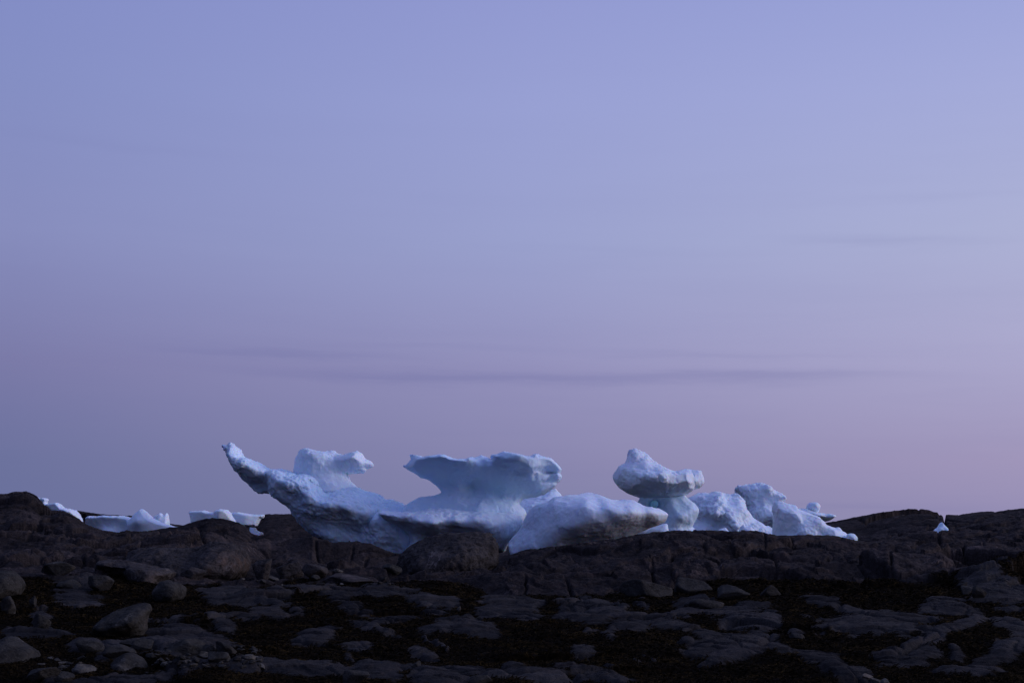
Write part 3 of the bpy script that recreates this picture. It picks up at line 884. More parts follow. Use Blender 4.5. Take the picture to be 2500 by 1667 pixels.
tower = carve("ice_tower", Y + 0.35, k1([(1015, 500), (1035, 420), (1045, 340), (1060, 300), (1085, 280), (1068, 265), (1090, 235), (1130, 205), (1200, 206), (1260, 228), (1320, 245), (1420, 250), (1455, 223), (1490, 243), (1510, 270), (1600, 285),
    (1680, 265), (1720, 240), (1755, 228), (1790, 260), (1815, 310), (1850, 340), (1900, 350), (1952, 385), (1930, 420), (1880, 425), (1840, 440), (1852, 470), (1820, 498), (1770, 488), (1700, 495), (1660, 500), (1638, 488), (1640, 530), (1660, 570),
    (1700, 620), (1740, 650), (1795, 682), (1750, 760), (1480, 780), (1300, 720), (1245, 600), (1150, 560), (1020, 540)]),
    k1([(1060, 450, 0.4), (1100, 300, 0.5), (1200, 300, 0.75), (1200, 450, 0.8), (1350, 320, 0.9), (1400, 450, 0.8), (1400, 560, 0.9), (1500, 640, 1.15), (1480, 420, 0.75), (1600, 380, 0.75), (1560, 520, 0.6), (1600, 640, 0.9), (1700, 640, 0.5), (1700, 330, 1.0), (1800, 350, 0.9),
        (1760, 440, 0.55), (1900, 390, 0.3), (1300, 590, 0.9), (1460, 240, 0.2), (1740, 260, 0.6)]),
    SNOWICE, R=0.16, back=1.1, h=0.026, chip=(0.45, 0.8), rough=(0.02, 0.018), jag=0.03, seed=64, grooves=[(k1([(1050, 335), (1200, 345), (1380, 360)]), 0.12, 0.08), (k1([(1180, 340), (1190, 480)]), 0.08, 0.10)])
base = P(*k1([(1500, 1330)])[0], Y)
berg = empty("iceberg", (float(base[0]), Y, float(base[2])))
adopt(prow, berg); adopt(tower, berg)
tag(berg, "big iceberg with a long upturned prow pointing left and a horse-head block on its back", "iceberg", BERGS)

# ---- the central berg: anvil on a waist, above a pointed shelf
Y = 46.4
anvil = carve("ice_anvil", Y, k2([(385, 411), (430, 404), (438, 385), (470, 360), (505, 340), (470, 305), (457, 275), (475, 260), (530, 280), (570, 300), (620, 312), (690, 303), (790, 300), (850, 289), (920, 310), (980, 335), (1060, 347), (1130, 342),
    (1122, 326), (1180, 312), (1220, 320), (1300, 286), (1350, 320), (1400, 350), (1420, 345), (1395, 310), (1410, 290), (1480, 290), (1550, 253), (1620, 270), (1700, 290), (1800, 315), (1870, 325), (1880, 290), (1920, 279), (1950, 305), (1990, 318), (2060, 325), (2120, 350),
    (2170, 395), (2200, 440), (2217, 465), (2190, 500), (2215, 540), (2197, 580), (2150, 603), (2156, 650), (2080, 690), (2000, 735), (1920, 765), (1840, 762), (1780, 780), (1730, 820), (1708, 845), (1760, 880), (1800, 920), (1820, 965), (1760, 1060), (1000, 1080), (500, 1040),
    (340, 1000), (380, 945), (392, 890), (430, 860), (520, 800), (580, 765), (640, 770), (700, 765), (800, 745), (848, 720), (830, 690), (790, 650), (700, 575), (640, 545), (590, 542), (540, 500), (440, 440)]),
    k2([(440, 410, 0.1), (500, 290, -0.1), (600, 335, 0.95), (520, 400, 0.65), (620, 450, 0.55), (700, 540, 0.3), (700, 330, 1.3), (850, 320, 1.6), (750, 430, 0.85), (900, 430, 1.0), (850, 560, 0.5), (880, 660, 0.28), (950, 700, 0.35), (1000, 380, 1.65), (1050, 480, 1.15),
        (1050, 600, 0.65), (1180, 650, 0.25), (1160, 700, 0.3), (1200, 360, 1.5), (1200, 480, 1.25), (1300, 320, 0.9), (1290, 600, 0.75), (1380, 370, 1.5), (1430, 315, 1.9), (1420, 400, 1.6), (1550, 290, 1.7), (1550, 370, 2.2), (1500, 450, 1.5), (1700, 400, 2.3), (1680, 480, 1.6),
        (1850, 420, 2.1), (1870, 500, 2.15), (1900, 550, 1.45), (1760, 560, 1.35), (2000, 400, 1.6), (2100, 430, 1.3), (2050, 480, 0.95), (2000, 530, 1.2), (2150, 540, 0.95), (2080, 590, 0.7), (1600, 580, 1.2), (1450, 560, 1.1), (1450, 680, 0.65), (1600, 700, 0.75), (1750, 700, 0.75),
        (1900, 660, 0.8), (2050, 650, 0.65), (1850, 730, 0.45), (1650, 800, 0.4), (1500, 780, 0.55), (1300, 720, 0.5), (1300, 800, 0.8), (1100, 780, 0.75), (900, 780, 0.7), (700, 810, 0.6), (560, 830, 0.45), (800, 860, 0.75), (1000, 870, 1.0), (1300, 880, 1.25), (1500, 850, 1.0), (1650, 880, 0.85),
        (1750, 940, 0.6), (500, 930, 0.6), (1000, 960, 0.9), (1500, 960, 1.0)]),
    ICE, R=0.12, back=1.8, h=0.028, chip=(0.5, 0.5), rough=(0.03, 0.014), jag=0.02, seed=5,
    grooves=[(k2([(1400, 380), (1500, 400), (1650, 455), (1780, 500), (1900, 540)]), 0.10, 0.25), (k2([(1900, 485), (2050, 490), (2190, 500)]), 0.06, 0.3), (k2([(1990, 600), (2150, 603)]), 0.06, 0.15), (k2([(1160, 600), (1195, 650), (1170, 700)]), 0.12, 0.05)],
    teal=[(*k2([(1200, 640)])[0], 60, 30, 0.25), (*k2([(1500, 700)])[0], 70, 26, 0.4), (*k2([(900, 640)])[0], 40, 22, 0.3)])
shelf = carve("ice_shelf", Y, k2([(103, 947), (170, 935), (260, 938), (380, 945), (500, 935), (650, 905), (760, 880), (900, 884), (1050, 896), (1250, 900), (1450, 915), (1620, 935), (1740, 950), (1818, 968), (1805, 1010), (1782, 1090), (1742, 1150), (1700, 1210), (1640, 1260), (1590, 1300),
    (1560, 1400), (1300, 1420), (800, 1430), (480, 1440), (400, 1390), (500, 1290), (470, 1230), (440, 1205), (420, 1165), (360, 1110), (250, 1050), (160, 1000)]),
    k2([(130, 955, 0.95), (250, 965, 1.35), (250, 1020, 0.8), (400, 980, 1.5), (400, 1060, 1.3), (430, 1130, 0.6), (600, 960, 1.3), (600, 1040, 1.95), (560, 1120, 1.3), (560, 1200, 0.7), (800, 920, 1.15), (800, 1000, 1.75), (780, 1080, 2.15), (750, 1150, 1.5), (750, 1230, 0.8), (1000, 930, 1.2), (1000, 1000, 1.8),
        (1020, 1060, 2.1), (1000, 1130, 1.45), (1000, 1220, 0.9), (1200, 950, 1.3), (1250, 1010, 2.0), (1200, 1080, 2.0), (1250, 1160, 1.6), (1400, 960, 1.5), (1400, 1060, 2.0), (1400, 1180, 1.8), (1600, 970, 1.2), (1600, 1060, 1.6), (1600, 1180, 1.4), (1750, 1000, 0.9), (1700, 1120, 1.1), (1500, 1260, 1.3), (500, 1320, 0.7), (1000, 1320, 0.9)]),
    SNOWICE, R=0.18, back=1.6, chip=(0.5, 0.35), rough=(0.03, 0.02), jag=0.02, seed=6, ridged=0.012)
base = P(*k2([(1000, 1330)])[0], Y)
berg = empty("iceberg", (float(base[0]), Y, float(base[2])))
adopt(anvil, berg); adopt(shelf, berg)
tag(berg, "anvil-topped iceberg with a narrow waist standing behind the round boulder", "iceberg", BERGS)

# ---- the slab in front of it, leaning on the ridge
slab = carve("iceberg", 44.2, k3([(183, 1300), (215, 1250), (290, 1180), (335, 1120), (360, 1080), (385, 1010), (400, 970), (440, 920), (480, 875), (560, 850), (640, 830), (690, 800), (708, 765), (800, 754), (900, 739), (1000, 745), (1050, 720), (1150, 711), (1230, 735), (1330, 780),
    (1430, 812), (1560, 799), (1640, 806), (1700, 840), (1730, 876), (1750, 868), (1775, 886), (1830, 882), (1860, 897), (1920, 905), (1950, 928), (1985, 935), (2027, 965), (2010, 1020), (1960, 1070), (1880, 1100), (1780, 1140), (1660, 1195), (1560, 1260), (1400, 1330), (1000, 1390), (500, 1430), (300, 1440), (232, 1426), (205, 1380)]),
    k3([(450, 1000, 0.3), (420, 1150, 0.25), (280, 1320, 0.15), (560, 900, 0.5), (700, 850, 0.8), (650, 1050, 0.9), (600, 1200, 0.95), (450, 1300, 0.65), (800, 800, 0.55), (850, 850, 1.1), (850, 980, 1.45), (800, 1130, 1.5), (700, 1250, 1.1), (1000, 820, 1.2), (1060, 835, 1.7), (1060, 900, 1.8), (1000, 1000, 1.85), (950, 1120, 1.75),
        (1000, 1220, 1.15), (900, 1320, 0.6), (1050, 760, 0.3), (1150, 730, -0.1), (1200, 830, 0.95), (1300, 848, 1.6), (1300, 900, 1.8), (1300, 1000, 1.8), (1250, 1120, 1.6), (1250, 1220, 0.85), (1400, 830, 0.45), (1400, 856, 1.4), (1430, 920, 1.75), (1560, 820, 0.3), (1560, 848, 1.2), (1600, 900, 1.55), (1600, 1000, 1.55), (1550, 1090, 1.15), (1500, 1180, 0.65), (1700, 860, 0.6),
        (1800, 920, 1.15), (1780, 1010, 1.1), (1750, 1090, 0.5), (1930, 950, 0.7), (1930, 1030, 0.6), (2000, 980, 0.4)]),
    SNOWICE, R=0.10, back=1.8, chip=(0.7, 0.4), rough=(0.02, 0.008), jag=0.02, seed=7, grey_tint=[(*k3([(1450, 1020)])[0], 120, 40, 0.14), (*k3([(1000, 1050)])[0], 40, 36, 0.08)], bury=0.1)  # greyish light from rocks and pink sky, painted into the slab's colour
tag(slab, "wedge-shaped grey-blue ice slab lying on the ridge in front of the anvil iceberg", "iceberg", BERGS)
foot_ = carve("ice_block", 45.6, k3([(1600, 1230), (1700, 1180), (1800, 1140), (1900, 1105), (1960, 1075), (1990, 1063), (2025, 1080), (2035, 1120), (2042, 1170), (2030, 1260), (1700, 1290)]),
    k3([(1700, 1210, 0.2), (1850, 1150, 0.3), (1980, 1090, 0.3), (1980, 1140, 0.45), (1850, 1220, 0.3)]), SNOWICE, R=0.25, back=0.6, h=0.04, rough=(0.03, 0.01), seed=8)
tag(foot_, "small pale ice block wedged under the right tip of the ice slab", "ice block")

# ---- low berg seen between the anvil and the slab
bt = carve("iceberg", 53.0, k3([(240, 900), (300, 835), (350, 790), (400, 772), (500, 768), (560, 750), (650, 700), (720, 668), (744, 648), (765, 700), (800, 748), (860, 900), (820, 1100), (300, 1100)]),
    k3([(350, 850, 0.7), (420, 820, 0.5), (480, 870, 1.1), (560, 800, 0.8), (650, 760, 0.5), (640, 900, 1.3), (740, 690, 0.2), (760, 800, 0.6), (430, 950, 1.2)]), SNOWICE, R=0.4, back=1.2, h=0.05, rough=(0.05, 0.02), seed=9, ridged=0.02)
tag(bt, "low blue iceberg peeping out between the anvil iceberg and the ice slab", "iceberg", BERGS)

# ---- mushroom berg
Y = 50.0
head = carve("ice_cap", Y, k3([(1393, 550), (1410, 500), (1450, 430), (1480, 398), (1550, 392), (1553, 310), (1575, 300), (1572, 250), (1590, 225), (1640, 212), (1700, 222), (1760, 275), (1810, 320), (1875, 370), (1880, 388), (1930, 400), (2000, 445), (2090, 490), (2130, 470), (2200, 456), (2300, 456), (2410, 456), (2425, 490), (2415, 500),
    (2440, 560), (2446, 600), (2420, 650), (2370, 666), (2310, 655), (2300, 700), (2240, 730), (2190, 757), (2150, 760), (2050, 790), (1900, 800), (1800, 792), (1700, 772), (1600, 730), (1500, 670), (1430, 622)]),
    k3([(1430, 540, 0.4), (1480, 450, 0.75), (1520, 560, 1.0), (1560, 430, 0.9), (1630, 260, 0.5), (1650, 340, 0.75), (1760, 340, 0.6), (1650, 450, 1.1), (1800, 440, 1.15), (1650, 560, 1.45), (1800, 560, 1.75), (1700, 640, 1.25), (1650, 700, 0.7), (1800, 720, 0.65), (1880, 640, 1.3), (1930, 560, 1.75), (1970, 640, 1.45), (1990, 700, 0.95), (2000, 500, 1.15),
        (2080, 570, 1.2), (2080, 660, 1.1), (2180, 560, 1.15), (2280, 600, 0.95), (2230, 690, 0.85), (2100, 740, 0.6), (2290, 540, 0.6), (2340, 500, 0.25), (2400, 560, 0.25), (2380, 640, 0.2), (1900, 770, 0.5)]),
    SNOWICE, R=0.20, back=1.2, h=0.028, fold=0.14, chip=(0.55, 1.0), rough=(0.03, 0.014), jag=0.025, seed=10, ridged=0.015, grooves=[(k3([(2290, 470), (2300, 560), (2310, 650)]), 0.06, 0.25), (k3([(1560, 390), (1700, 370), (1870, 385)]), 0.05, 0.16), (k3([(1870, 580), (1890, 660), (1940, 720)]), 0.07, 0.18), (k3([(1990, 560), (1985, 640), (2010, 710)]), 0.06, 0.14), (k3([(1560, 440), (1700, 480), (1850, 470), (1980, 500)]), 0.05, 0.09)])
stem = carve("ice_stem", Y, k3([(1695, 830), (1705, 795), (1720, 740), (1900, 740), (2100, 740), (2230, 720), (2232, 760), (2262, 795), (2330, 850), (2362, 890), (2374, 935), (2342, 1020), (2312, 1080), (2292, 1112), (2345, 1140), (2380, 1170), (2380, 1290), (2030, 1300), (1930, 1200), (1850, 1000), (1720, 920)]),
    k3([(1720, 800, 0.1), (1780, 850, 0.35), (1870, 850, -0.05), (1870, 780, 0.35), (1940, 800, 0.3), (2000, 850, 0.6), (2100, 800, 0.55), (2080, 920, 0.9), (2220, 840, 0.55), (2130, 860, 0.5), (2250, 930, 0.8), (2150, 1030, 1.1), (2280, 1030, 0.7), (2150, 1115, 0.7), (2250, 1110, 0.5), (2150, 1160, 0.9), (2320, 1160, 0.55), (2150, 1240, 0.9), (1950, 1000, 0.6)]),
    ICE, R=0.26, back=1.0, rough=(0.04, 0.012), jag=0.015, seed=11, teal=[(*k3([(1790, 830)])[0], 16, 20, 0.45), (*k3([(2150, 830)])[0], 16, 30, 0.4), (*k3([(2040, 830)])[0], 40, 16, 0.25)], bury=0.1)
lx, ly, lz = P(*k3([(1872, 850)])[0], Y - 0.30)
th = np.linspace(0, 2 * np.pi, 49)[:-1]; ph = np.linspace(0, np.pi, 25)
vv = [(float(lx) + 0.145 * math.sin(b) * math.cos(a), ly + 0.13 * math.cos(b), float(lz) + 0.145 * math.sin(b) * math.sin(a)) for b in ph for a in th]
ff = [(i * 48 + j, i * 48 + (j + 1) % 48, (i + 1) * 48 + (j + 1) % 48, (i + 1) * 48 + j) for i in range(24) for j in range(48)]
lens_ = make_mesh("blue_ice_lens", vv, ff, BLUEICE, (float(lx), float(ly), float(lz)))
lens_["label"] = "round lens of clear turquoise ice"
base = P(*k3([(2150, 1180)])[0], Y)
berg = empty("iceberg", (float(base[0]), Y, float(base[2])))
for o in (head, stem, lens_):
    adopt(o, berg)
tag(berg, "mushroom-shaped iceberg with a peaked cap and a pale turquoise stem", "iceberg", BERGS)

# ---- bergs behind on the right
jag = carve("iceberg", 56.0, k4([(120, 690), (145, 655), (200, 620), (280, 590), (335, 577), (390, 600), (402, 598), (440, 570), (465, 559), (530, 573), (548, 600), (568, 585), (575, 605), (620, 627), (680, 615), (726, 598), (735, 640), (760, 700), (790, 770), (850, 830), (900, 890), (960, 930), (1030, 975), (1120, 1000), (1150, 1120), (1000, 1180), (500, 1180), (200, 1150), (100, 1050), (100, 800)]),
    k4([(200, 680, 0.3), (300, 640, 0.4), (330, 720, 0.9), (400, 640, 0.5), (470, 620, 0.6), (480, 720, 1.0), (560, 690, 0.6), (680, 650, 0.35), (620, 740, 1.0), (720, 760, 0.9), (780, 860, 0.9), (250, 850, 0.8), (320, 930, 0.9), (420, 840, 1.4), (440, 920, 0.8), (560, 900, 1.6), (620, 980, 1.6), (520, 980, 1.0), (700, 900, 1.1), (850, 940, 1.0), (1000, 1010, 0.8), (300, 1060, 1.0), (700, 1060, 1.6)]),
    SNOWICE, R=0.22, back=1.6, fold=0.30, chip=(0.45, 1.0), h=0.036, rough=(0.08, 0.018), jag=0.07, seed=12, ridged=0.05)
tag(jag, "jagged iceberg with a crumbled crest sloping down to the right, beside the mushroom iceberg", "iceberg", BERGS)
tall = carve("iceberg", 60.0, k4([(688, 540), (702, 505), (780, 506), (850, 495), (920, 479), (1000, 490), (1060, 515), (1112, 570), (1170, 583), (1220, 610), (1247, 635), (1228, 668), (1190, 690), (1250, 800), (1300, 1000), (1200, 1150), (1000, 1150), (850, 1000), (800, 850), (770, 760), (740, 660), (725, 600), (705, 565)]),
    k4([(740, 540, 0.3), (850, 540, 0.8), (930, 520, 0.7), (1000, 560, 1.0), (880, 620, 0.7), (1000, 640, 0.6), (1080, 610, 0.9), (1180, 620, 0.9), (1100, 670, 0.6), (860, 720, 0.8), (980, 740, 0.9), (1100, 760, 0.8), (950, 850, 1.2), (1080, 860, 1.2), (1000, 930, 1.0), (1080, 970, 0.3), (850, 820, 0.8), (1200, 900, 1.0)]),
    SNOWICE, R=0.22, back=1.6, fold=0.28, chip=(0.45, 1.0), h=0.038, rough=(0.10, 0.022), jag=0.05, seed=13, ridged=0.045)
tag(tall, "tallest of the lumpy icebergs at the back, with an overhanging flat top", "iceberg", BERGS)
wedge = carve("iceberg", 51.0, k4([(1124, 684), (1222, 680), (1280, 698), (1350, 718), (1390, 770), (1500, 800), (1600, 855), (1650, 880), (1690, 930), (1740, 970), (1800, 985), (1850, 983), (1900, 1030), (1950, 1055), (2000, 1085), (2095, 1122), (2060, 1200), (1500, 1230), (1190, 1230), (1115, 1100), (1135, 900), (1138, 830), (1108, 790), (1118, 740)]),
    k4([(1140, 730, 0.5), (1220, 700, 0.3), (1200, 780, 0.7), (1280, 740, 0.5), (1330, 800, 0.95), (1370, 790, 0.55), (1180, 900, 0.6), (1200, 1050, 0.5), (1350, 900, 1.0), (1350, 1050, 1.05), (1500, 860, 0.8), (1600, 900, 0.9), (1550, 1030, 1.0), (1680, 960, 0.7), (1740, 1010, 1.0), (1820, 1050, 0.8), (1850, 1010, 0.5), (1950, 1090, 0.5), (1700, 1120, 1.1), (1300, 1150, 1.0)]),
    SNOWICE, R=0.12, fold=0.10, h=0.03, chip=(0.7, 0.8), back=1.2, rough=(0.03, 0.014), jag=0.02, seed=14, grooves=[(k4([(1280, 700), (1340, 800), (1390, 800)]), 0.05, 0.12)])
tag(wedge, "smooth triangular iceberg tapering down to the right at the end of the row", "iceberg", BERGS)
plate = carve("iceberg", 57.0, k4([(1330, 770), (1390, 763), (1440, 755), (1510, 770), (1600, 800), (1700, 817), (1770, 820), (1800, 827), (1832, 852), (1790, 880), (1745, 898), (1700, 911), (1640, 900), (1600, 1000), (1500, 1150), (1300, 1150), (1280, 900)]),
    k4([(1440, 790, 0.4), (1550, 830, 0.7), (1650, 850, 0.8), (1700, 840, 0.6), (1760, 860, 0.7), (1720, 885, 0.3), (1650, 885, 0.3), (1450, 950, 0.6)]), SNOWICE, R=0.2, back=0.9, h=0.04, rough=(0.03, 0.012), jag=0.012, seed=15, bury=0.3)
tag(plate, "flat-topped iceberg with a spear-like ledge pointing right, behind the triangular one", "iceberg", BERGS)
knob = carve("ice_block", 57.0, k4([(1510, 700), (1540, 688), (1575, 684), (1630, 695), (1660, 735), (1650, 775), (1632, 808), (1580, 800), (1520, 785), (1500, 765), (1503, 735)]),
    k4([(1540, 730, 0.3), (1590, 740, 0.5), (1640, 740, 0.3), (1580, 780, 0.3)]), SNOWICE, R=0.2, back=0.5, h=0.035, rough=(0.02, 0.012), jag=0.012, seed=16)
tag(knob, "rounded ice block perched on the flat spear-like iceberg", "ice block")
for nm, Y, pts, dp, lab in (
    ("ice_block", 49.0, [(480, 1040), (485, 1000), (505, 985), (530, 990), (560, 975), (580, 985), (600, 1005), (612, 1040), (600, 1150), (490, 1150)], [(520, 1010, 0.3), (570, 1000, 0.3), (550, 1060, 0.4)], "tiny pinkish ice lump in front of the jagged iceberg, left one of two"),
    ("ice_block", 48.6, [(716, 1030), (722, 998), (738, 950), (752, 962), (770, 935), (790, 962), (812, 968), (850, 960), (885, 985), (905, 990), (926, 1030), (915, 1160), (725, 1160)], [(750, 990, 0.3), (830, 990, 0.4), (890, 1010, 0.25), (800, 1060, 0.4)], "pinkish crumbled ice lump at the foot of the jagged iceberg, the larger of two")):
    o = carve(nm, Y, k4(pts), k4(dp), SNOWICE, R=0.14, back=0.4, h=0.03, rough=(0.04, 0.025), jag=0.02, seed=int(Y * 10) % 97, grey_tint=[(*k4([(800, 1000)])[0], 400, 60, 0.25)])  # grey tint spread evenly across both lumps
    tag(o, lab, "ice block")
o = carve("ice_block", 50.2, k4([(1950, 1055), (1985, 1048), (2040, 1050), (2068, 1070), (2080, 1100), (2075, 1150), (2020, 1190), (1970, 1150)]), k4([(2000, 1075, 0.3), (2050, 1090, 0.25), (2010, 1130, 0.3)]), SNOWICE, R=0.15, back=0.4, h=0.03, rough=(0.02, 0.01), jag=0.01, seed=18)
tag(o, "small rounded ice block at the low right tip of the triangular iceberg", "ice block")
o = carve("ice_block", 52.0, k6([(1305, 685), (1335, 664), (1365, 645), (1383, 606), (1405, 594), (1432, 618), (1450, 645), (1470, 668), (1480, 760), (1310, 760)]), k6([(1400, 630, 0.2), (1360, 680, 0.25), (1440, 670, 0.25), (1390, 720, 0.3), (1395, 640, 0.05), (1375, 655, 0.3)]), ICE, R=0.05, back=0.5, h=0.022, rough=(0.02, 0.01), jag=0.03, seed=19, chip=(0.15, 1.0))
tag(o, "lone white ice chunk in the cleft of the right-hand rocks", "ice block")

# ---- ice on the left
LEFT = (
    (53.0, [(400, 285), (440, 300), (470, 312), (500, 303), (520, 308), (545, 312), (548, 332), (532, 362), (560, 388), (600, 422), (632, 455), (640, 540), (480, 540), (440, 420), (430, 330)], [(450, 320, 0.2), (520, 330, 0.25), (500, 370, 0.15), (560, 430, 0.3), (590, 460, 0.3)], "thin ice ridge showing over the right shoulder of the left rock knoll"),
    (51.5, [(525, 385), (560, 376), (620, 368), (668, 362), (700, 390), (740, 422), (800, 432), (870, 450), (910, 490), (935, 540), (941, 580), (930, 680), (800, 680), (700, 560), (620, 470)], [(580, 400, 0.2), (660, 400, 0.3), (650, 440, 0.3), (740, 460, 0.5), (800, 480, 0.7), (860, 500, 0.6), (900, 560, 0.4), (780, 550, 0.5)], "smooth curved ice piece sliding down behind the left knoll"),
    (49.5, [(1004, 620), (1008, 575), (1015, 530), (1040, 522), (1060, 515), (1085, 525), (1100, 516), (1125, 524), (1150, 518), (1200, 520), (1250, 512), (1290, 517), (1340, 513), (1380, 520), (1420, 513), (1450, 525), (1500, 530), (1532, 545), (1540, 640), (1540, 800), (1250, 800), (1100, 740), (1050, 660)], [(1030, 580, 0.4), (1110, 570, 0.55), (1120, 640, 0.4), (1160, 560, 0.6), (1300, 560, 0.75), (1300, 640, 0.6), (1450, 560, 0.8), (1480, 650, 0.6), (1300, 700, 0.9), (1180, 680, 0.5)], "flat-topped blue ice block lying behind the left rocks"),
    (49.0, [(1515, 560), (1560, 500), (1600, 466), (1637, 434), (1680, 470), (1760, 540), (1850, 590), (1960, 620), (2042, 641), (2000, 740), (1600, 800), (1490, 800), (1495, 700), (1510, 610)], [(1560, 540, 0.5), (1640, 480, 0.5), (1560, 620, 0.7), (1650, 570, 0.9), (1760, 590, 0.8), (1600, 670, 0.6), (1800, 640, 0.7), (1950, 650, 0.4), (1700, 720, 0.7)], "pointed wedge of ice tilting up beside the flat-topped ice block"),
    (54.0, [(1762, 525), (1780, 512), (1805, 505), (1825, 490), (1842, 477), (1860, 492), (1880, 505), (1900, 512), (1905, 490), (1916, 474), (1926, 500), (1932, 540), (1942, 600), (1940, 720), (1760, 720)], [(1800, 530, 0.2), (1850, 540, 0.35), (1910, 540, 0.25), (1850, 600, 0.4)], "little two-horned ice chunk behind the pointed ice wedge"),
)
for i, (Y, pts, dp, lab) in enumerate(LEFT):
    o = carve("ice_block", Y, k5(pts), k5(dp), SNOWICE, R=0.05, back=0.8, h=0.026, chip=None, rough=(0.015, 0.008), jag=0.012, seed=30 + i)
    tag(o, lab, "ice block", "ice blocks stranded behind the left rocks")
LEFT2 = (
    (50.5, [(-170, 935), (-120, 928), (0, 924), (60, 945), (130, 950), (150, 925), (200, 911), (260, 914), (290, 950), (310, 990), (352, 1046), (340, 1140), (-150, 1140), (-155, 1030), (-165, 980)], [(-130, 980, 0.3), (0, 960, 0.5), (100, 970, 0.5), (200, 950, 0.7), (270, 960, 0.6), (200, 1020, 0.7), (310, 1030, 0.4), (0, 1030, 0.4)], "low ice block with a rounded lobe behind the left hump of rock"),
    (52.0, [(285, 950), (330, 948), (400, 944), (460, 955), (520, 965), (600, 970), (650, 972), (686, 973), (670, 1005), (640, 1010), (600, 1100), (330, 1110), (300, 1000)], [(350, 980, 0.4), (500, 985, 0.5), (620, 990, 0.3), (450, 1020, 0.5)], "long thin tongue of ice pointing right behind the left rock hump"),
    (47.5, [(520, 1115), (550, 1122), (582, 1119), (590, 1145), (620, 1166), (668, 1176), (660, 1260), (530, 1260)], [(550, 1150, 0.2), (600, 1190, 0.3), (560, 1210, 0.3)], "small ice scrap lying low among dark rocks left of the prowed iceberg"),
)
for i, (Y, pts, dp, lab) in enumerate(LEFT2):
    o = carve("ice_block", Y, k1(pts), k1(dp), SNOWICE, R=0.05, back=0.7, h=0.026, chip=None, rough=(0.015, 0.008), jag=0.012, seed=40 + i)
    tag(o, lab, "ice block", "ice blocks stranded behind the left rocks")

# ------------------------------------------------------------------ boulders with a traced outline
j1, j2, j3, j4 = crop(0, 1250, 3.757), crop(620, 1250, 3.757), crop(1240, 1250, 3.757), crop(1860, 1250, 3.675)
o = carve("boulder", 37.6, j2([(1305, 560), (1315, 480), (1345, 400), (1420, 320), (1500, 265), (1620, 225), (1780, 195), (1900, 184), (2050, 178), (2150, 195), (2210, 240), (2232, 300), (2235, 480), (2100, 600), (1900, 680), (1600, 720), (1400, 720), (1330, 670)]),
    j2([(1350, 560, 0.4), (1420, 400, 0.6), (1450, 560, 1.0), (1550, 320, 0.6), (1560, 450, 1.3), (1600, 600, 1.2), (1700, 280, 0.7), (1750, 400, 1.35), (1800, 560, 1.3), (1900, 260, 0.7), (1950, 380, 1.25), (2000, 500, 1.2), (2100, 280, 0.6), (2150, 400, 0.8), (1500, 660, 0.9), (1700, 700, 1.1)]),
    BOULDER, R=0.45, back=1.4, chip=(0.45, 0.6), h=0.03, rough=(0.06, 0.035), jag=0.02, seed=50, pw=2.0, grooves=[(j2([(1450, 320), (1560, 290), (1660, 265)]), 0.10, 0.18), (j2([(1740, 300), (1800, 320), (1830, 360)]), 0.08, 0.12), (j2([(1560, 340), (1620, 420), (1560, 520)]), 0.04, 0.05), (j2([(2080, 220), (2070, 480)]), 0.04, 0.06)])
tag(o, "big rounded banded boulder in front of the anvil iceberg", "boulder")
o = carve("boulder", 33.2, j1([(1160, 450), (1180, 370), (1260, 350), (1380, 314), (1500, 311), (1700, 325), (1860, 328), (1900, 288), (1990, 268), (2100, 288), (2200, 320), (2258, 370), (2278, 450), (2272, 540), (2200, 620), (1900, 640), (1700, 600), (1500, 560), (1250, 520)]),
    j1([(1220, 420, 0.4), (1400, 350, 0.3), (1400, 430, 0.9), (1600, 360, 0.4), (1600, 430, 0.9), (1700, 500, 1.2), (1850, 370, 0.5), (1920, 420, 1.2), (1900, 540, 1.3), (2000, 310, 0.5), (2080, 400, 1.2), (2100, 540, 1.3), (2200, 400, 0.9), (2230, 500, 0.9), (2180, 340, 0.6), (1500, 520, 1.1)]),
    BOULDER, R=0.14, back=1.2, chip=(0.5, 0.9), h=0.03, rough=(0.05, 0.03), jag=0.02, seed=51, rust=[(*j1([(2150, 470)])[0], 45, 22, 0.5), (*j1([(1890, 550)])[0], 14, 14, 0.5)])
tag(o, "blocky brown boulder with a rust-stained right face on the left slope", "boulder")
o = carve("rock_slab", 31.2, j1([(865, 530), (890, 450), (1000, 438), (1200, 468), (1400, 490), (1550, 513), (1622, 555), (1600, 595), (1540, 640), (1490, 690), (1400, 740), (1200, 700), (1000, 620), (880, 590)]),
    j1([(920, 480, 0.3), (1000, 470, 0.5), (1000, 540, 0.2), (1200, 490, 0.7), (1150, 570, 0.1), (1270, 560, 0.8), (1400, 520, 0.7), (1400, 620, 1.0), (1500, 540, 0.8), (1530, 600, 0.8), (1400, 700, 0.7)]),
    BOULDER, R=0.12, back=1.2, chip=(0.5, 0.9), h=0.03, rough=(0.04, 0.018), jag=0.02, seed=52)
tag(o, "long undercut rock slab below the blocky boulder, dark beneath its left end", "boulder")
xg, yg, zg = on_ground(*j1([(1180, 1150)])[0])
